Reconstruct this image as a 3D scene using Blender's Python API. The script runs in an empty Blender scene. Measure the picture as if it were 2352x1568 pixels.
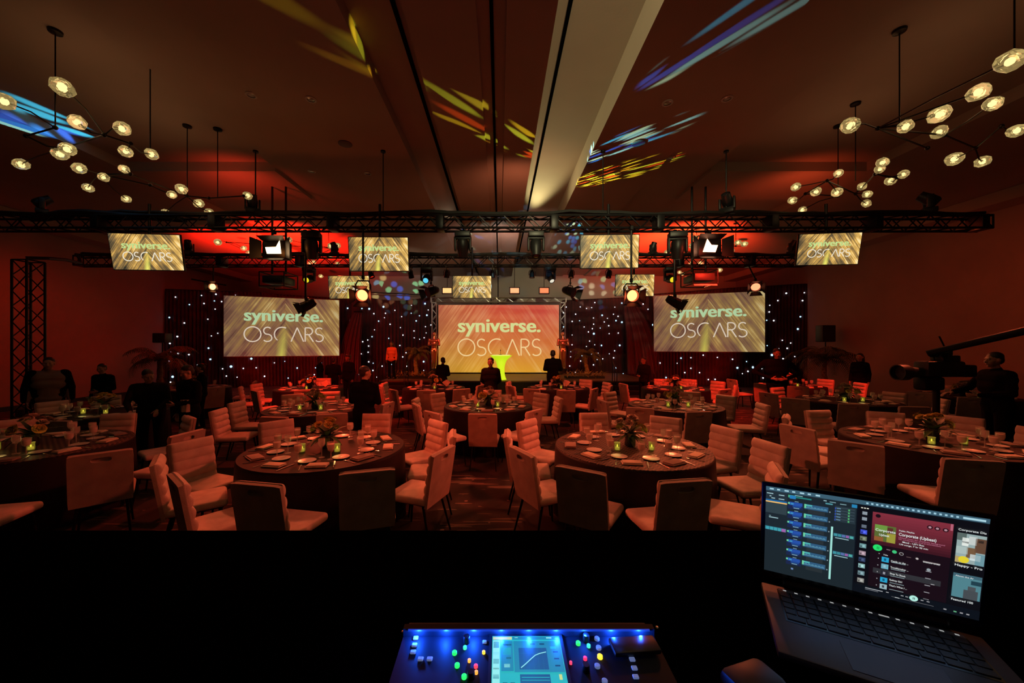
import bpy, bmesh, math, random
from mathutils import Vector, Matrix, Quaternion
random.seed(7)
PI = math.pi
sc = bpy.context.scene
COL = sc.collection

# ------------------------------------------------------------------ camera, world, exposure
F = 850.0; VX = 1148.0; VY = 794.0; EYE = 1.95
cd = bpy.data.cameras.new('camera'); cam = bpy.data.objects.new('camera', cd); COL.objects.link(cam)
cd.sensor_width = 36.0; cd.lens = F / 2352 * 36.0
cd.shift_x = (1176 - VX) / 2352; cd.shift_y = (VY - 784) / 2352
cd.clip_start = 0.02; cd.clip_end = 100
cam.location = (0, 0, EYE); cam.rotation_euler = (PI / 2, 0, 0)
sc.camera = cam
sc.view_settings.view_transform = 'Standard'; sc.view_settings.look = 'None'
sc.view_settings.exposure = 0.0; sc.view_settings.gamma = 1.0
sc.view_settings.use_curve_mapping = False
w = bpy.data.worlds.new('world'); sc.world = w; w.use_nodes = True
w.node_tree.nodes['Background'].inputs[0].default_value = (0.30, 0.10, 0.06, 1)
w.node_tree.nodes['Background'].inputs[1].default_value = 0.004
try:
    sc.cycles.max_bounces = 5; sc.cycles.diffuse_bounces = 3; sc.cycles.glossy_bounces = 2
    sc.cycles.transmission_bounces = 5; sc.cycles.transparent_max_bounces = 6
    sc.cycles.sample_clamp_indirect = 1.5; sc.cycles.sample_clamp_direct = 0
    sc.cycles.caustics_reflective = False; sc.cycles.caustics_refractive = False
    sc.cycles.use_denoising = True; sc.cycles.use_adaptive_sampling = True; sc.cycles.adaptive_threshold = 0.015; sc.cycles.blur_glossy = 1.0
except Exception:
    pass

def at(px, py, Y):
    return Vector(((px - VX) * Y / F, Y, EYE - (py - VY) * Y / F))

# ------------------------------------------------------------------ lights
def aim(o, tgt):
    d = Vector(tgt) - o.location
    o.rotation_euler = d.to_track_quat('-Z', 'Y').to_euler()

def spot(loc, tgt, color, power, angle=60, blend=0.5, rad=0.12, name='spot_lamp'):
    l = bpy.data.lights.new(name, 'SPOT'); l.color = color; l.energy = power
    l.spot_size = math.radians(angle); l.spot_blend = blend; l.shadow_soft_size = rad
    o = bpy.data.objects.new(name, l); COL.objects.link(o); o.location = loc; aim(o, tgt); return o

def point(loc, color, power, rad=0.08, name='point_lamp'):
    l = bpy.data.lights.new(name, 'POINT'); l.color = color; l.energy = power; l.shadow_soft_size = rad
    o = bpy.data.objects.new(name, l); COL.objects.link(o); o.location = loc; return o

def gobo(loc, tgt, cols, power, angle, scale, thr=0.5, roll=0.0, seed=0.0, stretch=1.0):
    """a moving head with a patterned colour gobo: the lamp's own light goes through a procedural slide"""
    o = spot(loc, tgt, (1, 1, 1), power, angle, 0.25, 0.012, 'gobo_lamp')
    l = o.data; l.use_nodes = True; nt = l.node_tree; N = nt.nodes; L = nt.links
    em = next(n for n in N if n.type == 'EMISSION')
    tc = N.new('ShaderNodeTexCoord'); sep = N.new('ShaderNodeSeparateXYZ'); L.new(tc.outputs['Normal'], sep.inputs[0])
    dx = N.new('ShaderNodeMath'); dx.operation = 'DIVIDE'; dy = N.new('ShaderNodeMath'); dy.operation = 'DIVIDE'
    L.new(sep.outputs[0], dx.inputs[0]); L.new(sep.outputs[2], dx.inputs[1])
    L.new(sep.outputs[1], dy.inputs[0]); L.new(sep.outputs[2], dy.inputs[1])
    cb = N.new('ShaderNodeCombineXYZ'); L.new(dx.outputs[0], cb.inputs[0]); L.new(dy.outputs[0], cb.inputs[1]); cb.inputs[2].default_value = seed
    mp = N.new('ShaderNodeMapping'); L.new(cb.outputs[0], mp.inputs[0]); mp.inputs['Rotation'].default_value = (0, 0, roll)
    mp.inputs['Scale'].default_value = (scale, scale * stretch, 1)
    mp.inputs['Location'].default_value = (seed * 3.1, seed * 1.7, 0)
    vo = N.new('ShaderNodeTexVoronoi'); vo.voronoi_dimensions = '2D'; L.new(mp.outputs[0], vo.inputs['Vector']); vo.inputs['Scale'].default_value = 1.0
    vs = N.new('ShaderNodeSeparateColor'); L.new(vo.outputs['Color'], vs.inputs[0])
    rp = N.new('ShaderNodeValToRGB'); rp.color_ramp.interpolation = 'CONSTANT'
    els = rp.color_ramp.elements
    while len(els) > 1: els.remove(els[0])
    els[0].position = 0; els[0].color = (*cols[0], 1)
    for i, c in enumerate(cols[1:]):
        e = els.new((i + 1) / len(cols)); e.color = (*c, 1)
    L.new(vs.outputs[0], rp.inputs[0])
    # cell on/off + dark gaps between the cells
    g1 = N.new('ShaderNodeMath'); g1.operation = 'GREATER_THAN'; L.new(vs.outputs[1], g1.inputs[0]); g1.inputs[1].default_value = thr
    g2 = N.new('ShaderNodeMapRange'); L.new(vo.outputs['Distance'], g2.inputs[0])
    g2.inputs[1].default_value = 0.33; g2.inputs[2].default_value = 0.55; g2.inputs[3].default_value = 1; g2.inputs[4].default_value = 0
    m = N.new('ShaderNodeMath'); m.operation = 'MULTIPLY'; L.new(g1.outputs[0], m.inputs[0]); L.new(g2.outputs[0], m.inputs[1])
    L.new(rp.outputs[0], em.inputs['Color']); L.new(m.outputs[0], em.inputs['Strength'])
    return o

RED = (1.0, 0.03, 0.012); ORG = (1.0, 0.17, 0.06); AMB = (1.0, 0.30, 0.12); DEEP = (1.0, 0.075, 0.028)
# front truss washes that shine down on the near tables (seen from behind as back light)
spot((-5.9, 7.0, 4.25), (-2.9, 4.1, 0.8), DEEP, 225, 46, 0.7)
spot((-5.6, 6.9, 4.25), (2.5, 4.6, 0.8), (1.0, .13, .055), 1140, 34, 0.7)
spot((6.2, 6.9, 4.25), (-3.0, 4.5, 0.8), (1.0, .10, .05), 1140, 34, 0.7)
spot((9.0, 7.0, 4.25), (4.6, 4.8, 0.8), (1.0, .13, .05), 390, 40, 0.7)
spot((-3.2, 7.2, 4.25), (-1.6, 3.4, 0.6), ORG, 360, 46, 0.7)
spot((3.4, 7.2, 4.25), (1.3, 3.6, 0.6), ORG, 420, 48, 0.7)
spot((6.6, 7.2, 4.25), (4.2, 4.2, 0.6), ORG, 360, 48, 0.7)
# front truss, toward the stage
spot((-4.4, 7.8, 4.2), (-4.4, 10.4, 0.7), RED, 1500, 68, 0.6)
spot((-1.9, 7.8, 4.2), (-0.8, 10.2, 0.7), DEEP, 495, 60, 0.7)
spot((2.4, 7.8, 4.2), (1.6, 10.4, 0.7), DEEP, 570, 60, 0.7)
spot((5.0, 7.8, 4.2), (5.6, 10.8, 0.7), RED, 1275, 66, 0.6)
spot((8.8, 7.8, 4.2), (9.2, 10.6, 0.7), RED, 1200, 44, 0.4)
# second truss, back toward the room
spot((-4.7, 10.7, 4.2), (-2.6, 6.6, 0.7), DEEP, 630, 56, 0.7)
spot((-1.0, 10.7, 4.2), (-0.2, 7.0, 0.7), ORG, 450, 52, 0.7)
spot((5.2, 10.7, 4.2), (3.4, 6.8, 0.7), ORG, 630, 56, 0.7)
spot((7.6, 10.7, 4.2), (7.4, 6.8, 0.7), ORG, 240, 56, 0.7)
# added side wash from unseen lamps behind the mixing desk: reaches the padded fronts
spot((-4.5, 0.2, 5.0), (0.2, 7.2, 0.6), DEEP, 780, 34, 0.8, 0.3)
spot((4.5, 0.2, 5.0), (-1.6, 6.9, 0.6), DEEP, 450, 34, 0.8, 0.3)
# red up-wash on the ceiling over the second truss
spot((-8.0, 12.9, 3.7), (-8.3, 14.2, 5.9), (1, .012, .004), 4200, 110, 0.9)
spot((6.6, 12.7, 3.9), (7.0, 14.3, 5.9), (1, .05, .014), 3400, 110, 0.9)
spot((-6.0, 8.2, 4.9), (-6.2, 9.4, 5.9), (1, .05, .02), 60, 140, 1.0)
spot((7.0, 8.2, 4.9), (7.2, 9.4, 5.9), (1, .10, .03), 50, 140, 1.0)
spot((-9.8, 12.7, 4.0), (-9.9, 14.0, 5.9), (1, .012, .004), 900, 100, 0.9)
# truss washes on the side walls
spot((-11.4, 9.9, 4.2), (-14.7, 10.6, 2.2), (1, .030, .010), 110, 100, 0.9)
spot((-10.4, 7.3, 4.2), (-14.7, 5.4, 2.2), (1, .030, .012), 60, 80, 0.9)
spot((9.2, 8.2, 4.2), (13.4, 10.6, 2.6), (1, .10, .028), 110, 95, 0.9)
spot((8.6, 8.0, 4.2), (13.4, 5.6, 2.4), (1, .10, .028), 60, 85, 0.9)
# added lamps for spill on the back wall over the drapes
spot((-3.0, 12.6, 4.6), (-5.5, 21.0, 5.0), (.8, .68, .52), 300, 60, 1.0)
spot((3.4, 12.6, 4.6), (5.0, 21.0, 5.0), (.8, .68, .52), 280, 60, 1.0)
# stage light
spot((0.9, 11.2, 4.2), (0.3, 16.2, 0.4), (1, .60, .03), 260, 24, 0.6)
spot((-4.2, 12.0, 4.1), (-4.3, 17.2, 1.0), (1, .16, .03), 700, 34, 0.7)
spot((4.4, 12.0, 4.1), (4.2, 17.2, 1.0), (1, .18, .03), 700, 34, 0.7)
spot((-2.0, 12.4, 4.0), (-3.4, 19.0, 1.9), (1, .05, .03), 900, 14, 0.5)
spot((2.6, 12.4, 4.0), (3.4, 19.0, 1.9), (1, .05, .03), 900, 14, 0.5)
# red on the dark drapes
for (x, y, tx, ty, p) in ((-10.9, 14.9, -10.8, 16.9, 260), (-8.4, 15.6, -8.4, 18.0, 300), (9.8, 15.4, 9.6, 17.4, 240), (-7.6, 15.4, -6.9, 18.7, 70), (6.6, 15.4, 6.5, 18.7, 170)):
    spot((x, y, 0.3), (tx, ty, 1.25), RED, p, 88, 0.8)
# wall washes, from added floor cans along both walls
for (x, y) in ((-13.2, 6.6), (-13.2, 10.2), (-13.2, 13.6)):
    spot((x, y, 0.3), (-14.7, y, 2.9), (1, .035, .012), 9, 95, 0.9)
for (x, y) in ((12.2, 6.4), (12.2, 10.2), (12.2, 13.6)):
    spot((x, y, 0.3), (13.4, y, 2.9), (1, .07, .02), 7, 95, 0.9)
# added lamps hidden inside the movable-wall pockets to brighten them
spot((1.05, 13.4, 5.98), (1.4, 5.0, 6.30), (.95, .80, .34), 2400, 26, 0.9, 0.1)
spot((1.0, -1.6, 5.98), (1.40, 4.4, 6.34), (.88, .80, .42), 4200, 50, 0.9, 0.1)
spot((-1.7, 12.4, 6.0), (-1.4, 7.5, 6.1), (.9, .7, .45), 30, 40, 0.9, 0.08)
# coloured gobo beams raking the ceiling from the second truss
BLU = [(.02, .25, 1), (.04, .55, 1), (.3, .9, 1), (.02, .12, .8), (.55, 1, .75)]
YEL = [(1, .75, .02), (1, .9, .04), (1, .10, .01), (1, .55, .02), (.8, 1, .05)]
gobo((-1.15, 10.6, 4.42), (2.30, 7.35, 5.9), BLU, 6500, 8.6, 74, 0.30, 0.0, 1.0, .38)
gobo((-0.35, 10.75, 4.42), (2.5, 8.6, 5.9), YEL, 4200, 13, 80, 0.36, 0.0, 2.0, .32)
gobo((3.75, 10.6, 4.42), (-0.1, 6.75, 5.9), YEL, 3200, 10.5, 40, 0.42, 0.0, 3.0, .5)
gobo((-1.4, 10.7, 4.5), (2.95, 4.55, 5.9), BLU, 6500, 5, 60, 0.30, 0.0, 5.0, .4)
gobo((4.1, 10.7, 4.5), (-2.55, 4.45, 5.9), YEL, 2600, 5, 30, 0.40, 0.1, 6.0)
gobo((-6.2, 10.6, 4.45), (-8.6, 6.3, 6.0), BLU, 6500, 14, 16, 0.15, 0.1, 7.0)
gobo((1.9, 7.9, 4.3), (2.6, 13.5, 5.9), BLU, 6000, 13, 40, 0.4, 0.0, 8.0)
gobo((-2.4, 7.9, 4.3), (-1.0, 14.6, 5.9), BLU, 4000, 13, 40, 0.55, 0.0, 9.0)
gobo((-2.6, 12.0, 4.3), (-5.6, 21.0, 5.0), [(.02, .15, 1), (.1, .6, .9), (.9, .75, .3), (.3, 1, .5)], 4500, 20, 26, 0.5, 0.0, 10.0)
gobo((3.6, 12.0, 4.3), (5.4, 21.0, 5.0), [(.02, .3, 1), (.1, .8, .9), (.9, .9, .6), (.4, 1, .5)], 3000, 16, 26, 0.55, 0.0, 11.0)
gobo((0.6, 7.9, 4.0), (0.6, 11.0, 4.35), [(.1, .5, 1), (.2, .8, 1), (.6, 1, 1)], 300, 56, 14, 0.6, 0.0, 12.0)
# added lamps for violet-white spill on the ceiling behind the front truss
spot((0.0, 12.2, 4.3), (0.2, 14.5, 5.9), (.75, .47, .40), 230, 140, 1.0)
spot((0.4, 8.0, 4.9), (0.4, 9.4, 5.9), (1, .30, .15), 40, 150, 1.0)

# ------------------------------------------------------------------ materials
MATS = {}
def mat(name, col=(.5, .5, .5), rough=0.6, metal=0.0, emit=None, es=1.0, trans=0.0, spec=0.5, sheen=0.0, alpha=1.0, noise=None, bump=0.0, bscale=60):
    if name in MATS: return MATS[name]
    m = bpy.data.materials.new(name); m.use_nodes = True; nt = m.node_tree; b = nt.nodes['Principled BSDF']
    b.inputs['Base Color'].default_value = (*col, 1); b.inputs['Roughness'].default_value = rough; b.inputs['Metallic'].default_value = metal
    b.inputs['Specular IOR Level'].default_value = spec; b.inputs['Transmission Weight'].default_value = trans
    b.inputs['Alpha'].default_value = alpha
    if sheen: b.inputs['Sheen Weight'].default_value = sheen
    if emit: b.inputs['Emission Color'].default_value = (*emit, 1); b.inputs['Emission Strength'].default_value = es
    if noise:
        n = nt.nodes.new('ShaderNodeTexNoise'); n.inputs['Scale'].default_value = noise[0]; n.inputs['Detail'].default_value = 4
        tc = nt.nodes.new('ShaderNodeTexCoord'); nt.links.new(tc.outputs['Object'], n.inputs['Vector'])
        r = nt.nodes.new('ShaderNodeValToRGB'); r.color_ramp.elements[0].position = .35; r.color_ramp.elements[1].position = .68
        r.color_ramp.elements[0].color = (*[c * (1 - noise[1]) for c in col], 1); r.color_ramp.elements[1].color = (*[min(1, c * (1 + noise[1])) for c in col], 1)
        nt.links.new(n.outputs['Fac'], r.inputs[0]); nt.links.new(r.outputs[0], b.inputs['Base Color'])
    if bump:
        n = nt.nodes.new('ShaderNodeTexNoise'); n.inputs['Scale'].default_value = bscale; n.inputs['Detail'].default_value = 3
        tc = nt.nodes.new('ShaderNodeTexCoord'); nt.links.new(tc.outputs['Object'], n.inputs['Vector'])
        bp = nt.nodes.new('ShaderNodeBump'); bp.inputs['Strength'].default_value = bump; bp.inputs['Distance'].default_value = .01
        nt.links.new(n.outputs['Fac'], bp.inputs['Height']); nt.links.new(bp.outputs[0], b.inputs['Normal'])
    MATS[name] = m
    return m

def glow(name, col, s=1.0):
    return mat(name, (0.01, 0.01, 0.01), 0.5, emit=col, es=s)

fabric = mat('chair_fabric', (.62, .50, .43), .75, noise=(9, .12), bump=.25, bscale=140, sheen=.2)
fabric_back = mat('chair_back_fabric', (.42, .33, .28), .8, noise=(6, .15), bump=.3, bscale=180)
blackmetal = mat('black_metal', (.012, .011, .012), .42, .6)
blackplastic = mat('black_plastic', (.012, .012, .013), .45)
cable_m = mat('cable_rubber', (.01, .01, .01), .6)
steel = mat('silverware', (.75, .73, .70), .18, 1.0)
alu = mat('truss_aluminium', (.50, .47, .44), .35, .9)
china = mat('china', (.72, .68, .62), .22)
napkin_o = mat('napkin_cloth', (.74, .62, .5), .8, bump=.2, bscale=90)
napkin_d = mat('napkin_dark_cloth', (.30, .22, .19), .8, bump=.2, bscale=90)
glassm = mat('clear_glass', (.9, .8, .75), .12, spec=.8, alpha=.24)
waterm = mat('iced_water', (.90, .72, .64), .25, alpha=.6)
candlem = mat('candle_flame', (.1, .1, .02), .5, emit=(1, .85, .12), es=3.0)
votm = mat('votive_glass', (.7, .7, .4), .1, trans=.75, emit=(.6, .5, .05), es=.06)
leafm = mat('leaf_green', (.06, .09, .03), .55, noise=(12, .5))
petalm = mat('petal_cream', (.62, .50, .40), .7, noise=(14, .3))
petaly = mat('petal_yellow', (.60, .50, .12), .7, noise=(14, .3))
vasem = mat('dark_vase', (.02, .018, .018), .25)
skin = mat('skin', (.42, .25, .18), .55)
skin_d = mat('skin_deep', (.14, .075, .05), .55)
hairm = mat('dark_hair', (.015, .011, .01), .5)
blackcloth = mat('black_cloth', (.004, .0035, .004), .95, spec=.1, bump=.3, bscale=40)
greycloth = mat('charcoal_cloth', (.014, .012, .013), .95, spec=.1, bump=.3, bscale=40)
whitecloth = mat('white_cloth', (.6, .55, .5), .8, bump=.3, bscale=30)
redcloth = mat('red_top_cloth', (.75, .10, .06), .8)
shirtm = mat('tan_shirt', (.22, .15, .11), .8)
shoem = mat('black_shoe', (.01, .01, .01), .3)
goldm = mat('statue_gold', (.75, .42, .25), .28, .9)
palmtrunk = mat('palm_trunk', (.30, .17, .09), .9, noise=(18, .5), bump=.8, bscale=30)
frondm = mat('palm_frond', (.12, .12, .04), .6, noise=(8, .4))
fernm = mat('fern_leaf', (.30, .17, .05), .65, noise=(10, .4))
deckm = mat('stage_deck', (.15, .10, .03), .45, noise=(3, .2))
skirtm = mat('stage_skirt', (.01, .009, .009), .9)
deskm = mat('desk_black_cloth', (.0008, .0008, .0008), 1.0, spec=0.0)
velvet = mat('black_velvet', (.045, .012, .014), .9, noise=(2.5, .35))
redvelvet = mat('gathered_drape_fabric', (.05, .014, .02), .6, sheen=.2)
plaster = None
# ------------------------------------------------------------------ mesh helpers
class MB:
    def __init__(s): s.v = []; s.f = []; s.m = []
    def add(s, vs, fs, mi=0):
        o = len(s.v); s.v += [tuple(v) for v in vs]; s.f += [tuple(i + o for i in f) for f in fs]; s.m += [mi] * len(fs); return s
    def xf(s, M):
        s.v = [tuple(M @ Vector(v)) for v in s.v]; return s
    def merge(s, o, M=None, mi=0):
        vs = o.v if M is None else [M @ Vector(v) for v in o.v]
        s.add(vs, o.f, mi); return s
    def box(s, c, d, R=None, mi=0):
        x, y, z = d[0] / 2, d[1] / 2, d[2] / 2; c = Vector(c)
        vs = [Vector(p) for p in ((-x, -y, -z), (x, -y, -z), (x, y, -z), (-x, y, -z), (-x, -y, z), (x, -y, z), (x, y, z), (-x, y, z))]
        if R: vs = [R @ v for v in vs]
        return s.add([c + v for v in vs], [(0, 3, 2, 1), (4, 5, 6, 7), (0, 1, 5, 4), (1, 2, 6, 5), (2, 3, 7, 6), (3, 0, 4, 7)], mi)
    def rbox(s, c, d, r=.02, seg=2, R=None, taper=1.0, mi=0):
        bm = bmesh.new(); bmesh.ops.create_cube(bm, size=1.0)
        for v in bm.verts:
            v.co = Vector((v.co.x * d[0], v.co.y * d[1], v.co.z * d[2]))
            if v.co.z > 0: v.co.x *= taper
        bmesh.ops.bevel(bm, geom=list(bm.edges), offset=min(r, min(d) * .49), segments=seg, profile=.5, affect='EDGES')
        bm.verts.index_update(); c = Vector(c)
        s.add([c + (R @ v.co if R else v.co) for v in bm.verts], [[v.index for v in f.verts] for f in bm.faces], mi); bm.free(); return s
    def ring_frame(s, d):
        d = d.normalized(); a = Vector((0, 0, 1)) if abs(d.z) < .9 else Vector((1, 0, 0)); u = d.cross(a).normalized(); return u, d.cross(u).normalized()
    def tube(s, p0, p1, r0, r1=None, seg=8, mi=0):
        r1 = r0 if r1 is None else r1; p0 = Vector(p0); p1 = Vector(p1); u, v = s.ring_frame(p1 - p0); vs = []
        for p, r in ((p0, r0), (p1, r1)):
            for i in range(seg):
                a = 2 * PI * i / seg; vs.append(p + u * math.cos(a) * r + v * math.sin(a) * r)
        fs = [(i, (i + 1) % seg, seg + (i + 1) % seg, seg + i) for i in range(seg)] + [tuple(range(seg))[::-1], tuple(range(seg, 2 * seg))]
        return s.add(vs, fs, mi)
    def path(s, pts, r, seg=7, mi=0):
        pts = [Vector(p) for p in pts]; n = len(pts); vs = []; pu = None
        for k, p in enumerate(pts):
            d = (pts[min(k + 1, n - 1)] - pts[max(k - 1, 0)])
            if d.length < 1e-9: d = Vector((0, 0, 1))
            d.normalize()
            if pu is None: u, _ = s.ring_frame(d)
            else:
                u = pu - d * pu.dot(d)
                if u.length < 1e-6: u, _ = s.ring_frame(d)
                u.normalize()
            pu = u; v = d.cross(u); rr = r[k] if isinstance(r, (list, tuple)) else r
            for i in range(seg):
                a = 2 * PI * i / seg; vs.append(p + u * math.cos(a) * rr + v * math.sin(a) * rr)
        fs = [(k * seg + i, k * seg + (i + 1) % seg, (k + 1) * seg + (i + 1) % seg, (k + 1) * seg + i) for k in range(n - 1) for i in range(seg)]
        fs += [tuple(range(seg))[::-1], tuple(range((n - 1) * seg, n * seg))]
        return s.add(vs, fs, mi)
    def lathe(s, prof, seg=16, o=(0, 0, 0), R=None, mi=0, wob=None):
        vs = []; o = Vector(o)
        for k, (r, z) in enumerate(prof):
            for i in range(seg):
                a = 2 * PI * i / seg; q = Vector((r * math.cos(a), r * math.sin(a), z))
                vs.append(o + (R @ q if R else q))
        n = len(prof)
        fs = [(k * seg + i, k * seg + (i + 1) % seg, (k + 1) * seg + (i + 1) % seg, (k + 1) * seg + i) for k in range(n - 1) for i in range(seg)]
        fs += [tuple(range(seg))[::-1], tuple(range((n - 1) * seg, n * seg))]
        return s.add(vs, fs, mi)
    def ball(s, c, r, seg=10, rings=6, R=None, mi=0):
        if not isinstance(r, (tuple, list, Vector)): r = (r, r, r)
        c = Vector(c); vs = [Vector((0, 0, 1))]
        for k in range(1, rings):
            t = PI * k / rings
            for i in range(seg):
                a = 2 * PI * i / seg; vs.append(Vector((math.sin(t) * math.cos(a), math.sin(t) * math.sin(a), math.cos(t))))
        vs.append(Vector((0, 0, -1))); fs = [(0, 1 + i, 1 + (i + 1) % seg) for i in range(seg)]
        for k in range(rings - 2):
            b = 1 + k * seg; fs += [(b + i, b + seg + i, b + seg + (i + 1) % seg, b + (i + 1) % seg) for i in range(seg)]
        b = 1 + (rings - 2) * seg; fs += [(b + i, len(vs) - 1, b + (i + 1) % seg) for i in range(seg)]
        out = []
        for v in vs:
            q = Vector((v.x * r[0], v.y * r[1], v.z * r[2])); out.append(c + (R @ q if R else q))
        return s.add(out, fs, mi)
    def prism(s, poly, y0, y1, mi=0):
        n = len(poly); vs = [(x, y0, z) for x, z in poly] + [(x, y1, z) for x, z in poly]
        fs = [tuple(range(n)), tuple(range(n, 2 * n))[::-1]] + [(i, n + i, n + (i + 1) % n, (i + 1) % n) for i in range(n)]
        return s.add(vs, fs, mi)
    def mesh(s, name, mats, smooth=True, ang=38):
        me = bpy.data.meshes.new(name); me.from_pydata(s.v, [], s.f); 
        for m in (mats if isinstance(mats, (list, tuple)) else [mats]): me.materials.append(m)
        if any(s.m): me.polygons.foreach_set('material_index', s.m)
        bm = bmesh.new(); bm.from_mesh(me); bmesh.ops.recalc_face_normals(bm, faces=bm.faces); bm.to_mesh(me); bm.free()
        if smooth:
            me.shade_smooth(); me.set_sharp_from_angle(angle=math.radians(ang))
        me.update(); return me
    def build(s, name, mats, parent=None, loc=(0, 0, 0), rz=0, smooth=True, ang=38):
        o = bpy.data.objects.new(name, s.mesh(name, mats, smooth, ang)); COL.objects.link(o); o.parent = parent
        o.location = loc; o.rotation_euler = (0, 0, rz); return o

def tag(o, label=None, cat=None, group=None, kind=None):
    if label: o['label'] = label
    if cat: o['category'] = cat
    if group: o['group'] = group
    if kind: o['kind'] = kind
    return o
def thing(name, label, cat, loc=(0, 0, 0), rz=0, group=None):
    o = bpy.data.objects.new(name, None); COL.objects.link(o); o.location = loc; o.rotation_euler = (0, 0, rz)
    o.empty_display_size = .1
    return tag(o, label, cat, group)
def struct(o): o['kind'] = 'structure'; return o
def copy_tree(o, parent=None, loc=None, rz=None, label=None, group=None):
    c = o.copy(); COL.objects.link(c); c.parent = parent
    if loc is not None: c.location = loc
    if rz is not None: c.rotation_euler = (0, 0, rz)
    if label: c['label'] = label
    if group: c['group'] = group
    for ch in KIDS.get(o.name, ()):
        copy_tree(ch, c)
    return c
KIDS = {}
def reg(o):
    """remember a prototype's children so copying stays quick"""
    KIDS[o.name] = [c for c in bpy.data.objects if c.parent == o]
    for c in KIDS[o.name]: reg(c)
    return o
def Rz(a): return Matrix.Rotation(a, 3, 'Z')
def Rx(a): return Matrix.Rotation(a, 3, 'X')
def Ry(a): return Matrix.Rotation(a, 3, 'Y')

def text_mb(txt, size, fat=0.0, M=None, xscale=1.0):
    """flat letters in the x-z plane (facing -y), left end of the baseline at the origin"""
    cu = bpy.data.curves.new('t', 'FONT'); cu.body = txt; cu.size = size; cu.offset = fat; cu.resolution_u = 3
    o = bpy.data.objects.new('t', cu); COL.objects.link(o); dg = bpy.context.evaluated_depsgraph_get(); dg.update()
    me = o.evaluated_get(dg).to_mesh(); vs = [Vector((v.co.x * xscale, 0, v.co.y)) for v in me.vertices]; fs = [tuple(p.vertices) for p in me.polygons]
    o.evaluated_get(dg).to_mesh_clear(); bpy.data.objects.remove(o); bpy.data.curves.remove(cu)
    mb = MB()
    if M is not None: vs = [M @ v for v in vs]
    mb.add(vs, fs); return mb
def width(mb): 
    xs = [v[0] for v in mb.v]; return min(xs), max(xs)

# ------------------------------------------------------------------ room shell
def node_wall(name, col, amp=.12, sc_=.35, rough=.85):
    m = mat(name, col, rough, noise=(sc_, amp), bump=.08, bscale=25); return m
ceil_m = node_wall('ceiling_plaster', (.36, .27, .21))
wall_m = node_wall('wall_fabric_panel', (.30, .21, .17), .10, .8)
bwall_m = node_wall('back_wall_paint', (.34, .30, .26), .06, .6)

# carpet: dark with pale abstract strokes and small flecks
cm = bpy.data.materials.new('carpet'); cm.use_nodes = True; nt = cm.node_tree; N = nt.nodes; L = nt.links; b = N['Principled BSDF']
tc = N.new('ShaderNodeTexCoord'); b.inputs['Roughness'].default_value = .95
def mth(op, a, bb=None, c=None):
    n = N.new('ShaderNodeMath'); n.operation = op
    for i, x in enumerate((a, bb, c)):
        if x is None: continue
        if isinstance(x, (int, float)): n.inputs[i].default_value = x
        else: L.new(x, n.inputs[i])
    return n.outputs[0]
n1 = N.new('ShaderNodeTexNoise'); n1.inputs['Scale'].default_value = .9; n1.inputs['Detail'].default_value = 3; L.new(tc.outputs['Object'], n1.inputs['Vector'])
mp = N.new('ShaderNodeMapping'); mp.inputs['Rotation'].default_value = (0, 0, 1.15); mp.inputs['Scale'].default_value = (.8, 8.5, 1); L.new(tc.outputs['Object'], mp.inputs[0])
n2 = N.new('ShaderNodeTexNoise'); n2.inputs['Scale'].default_value = 1.2; n2.inputs['Detail'].default_value = 2; L.new(mp.outputs[0], n2.inputs['Vector'])
mp2 = N.new('ShaderNodeMapping'); mp2.inputs['Rotation'].default_value = (0, 0, -.75); mp2.inputs['Scale'].default_value = (.9, 9, 1); L.new(tc.outputs['Object'], mp2.inputs[0])
n3 = N.new('ShaderNodeTexNoise'); n3.inputs['Scale'].default_value = 1.1; n3.inputs['Detail'].default_value = 2; L.new(mp2.outputs[0], n3.inputs['Vector'])
vo = N.new('ShaderNodeTexVoronoi'); vo.inputs['Scale'].default_value = 3.2; L.new(tc.outputs['Object'], vo.inputs['Vector'])
s1 = mth('MULTIPLY', mth('GREATER_THAN', n2.outputs['Fac'], .61), mth('GREATER_THAN', n1.outputs['Fac'], .47))
s2 = mth('MULTIPLY', mth('GREATER_THAN', n3.outputs['Fac'], .62), mth('GREATER_THAN', n1.outputs['Fac'], .5))
fl = mth('LESS_THAN', vo.outputs['Distance'], .075)
tot = mth('MINIMUM', mth('ADD', mth('ADD', mth('MULTIPLY', s1, .55), mth('MULTIPLY', s2, .5)), mth('MULTIPLY', fl, .8)), 1.0)
mx = N.new('ShaderNodeMix'); mx.data_type = 'RGBA'; L.new(tot, mx.inputs['Factor']); mx.inputs['A'].default_value = (.030, .021, .019, 1); mx.inputs['B'].default_value = (.30, .22, .18, 1)
L.new(mx.outputs['Result'], b.inputs['Base Color'])

X0, X1, Y0, Y1, ZC = -14.7, 13.4, -2.6, 21.0, 5.9
mb = MB(); mb.box(((X0 + X1) / 2, (Y0 + Y1) / 2, -.05), (X1 - X0 + .4, Y1 - Y0 + .4, .1)); struct(mb.build('floor', cm, smooth=False))
def wall(name, c, d, m):
    mb = MB(); mb.box(c, d); return struct(mb.build(name, m, smooth=False))
wall('wall_left', (X0 - .1, (Y0 + Y1) / 2, 3.3), (.2, Y1 - Y0, 6.6), wall_m)
wall('wall_right', (X1 + .1, (Y0 + Y1) / 2, 3.3), (.2, Y1 - Y0, 6.6), wall_m)
wall('wall_back', ((X0 + X1) / 2, Y1 + .1, 3.3), (X1 - X0 + .4, .2, 6.6), bwall_m)
wall('wall_front', ((X0 + X1) / 2, Y0 - .1, 3.3), (X1 - X0 + .4, .2, 6.6), wall_m)
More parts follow.
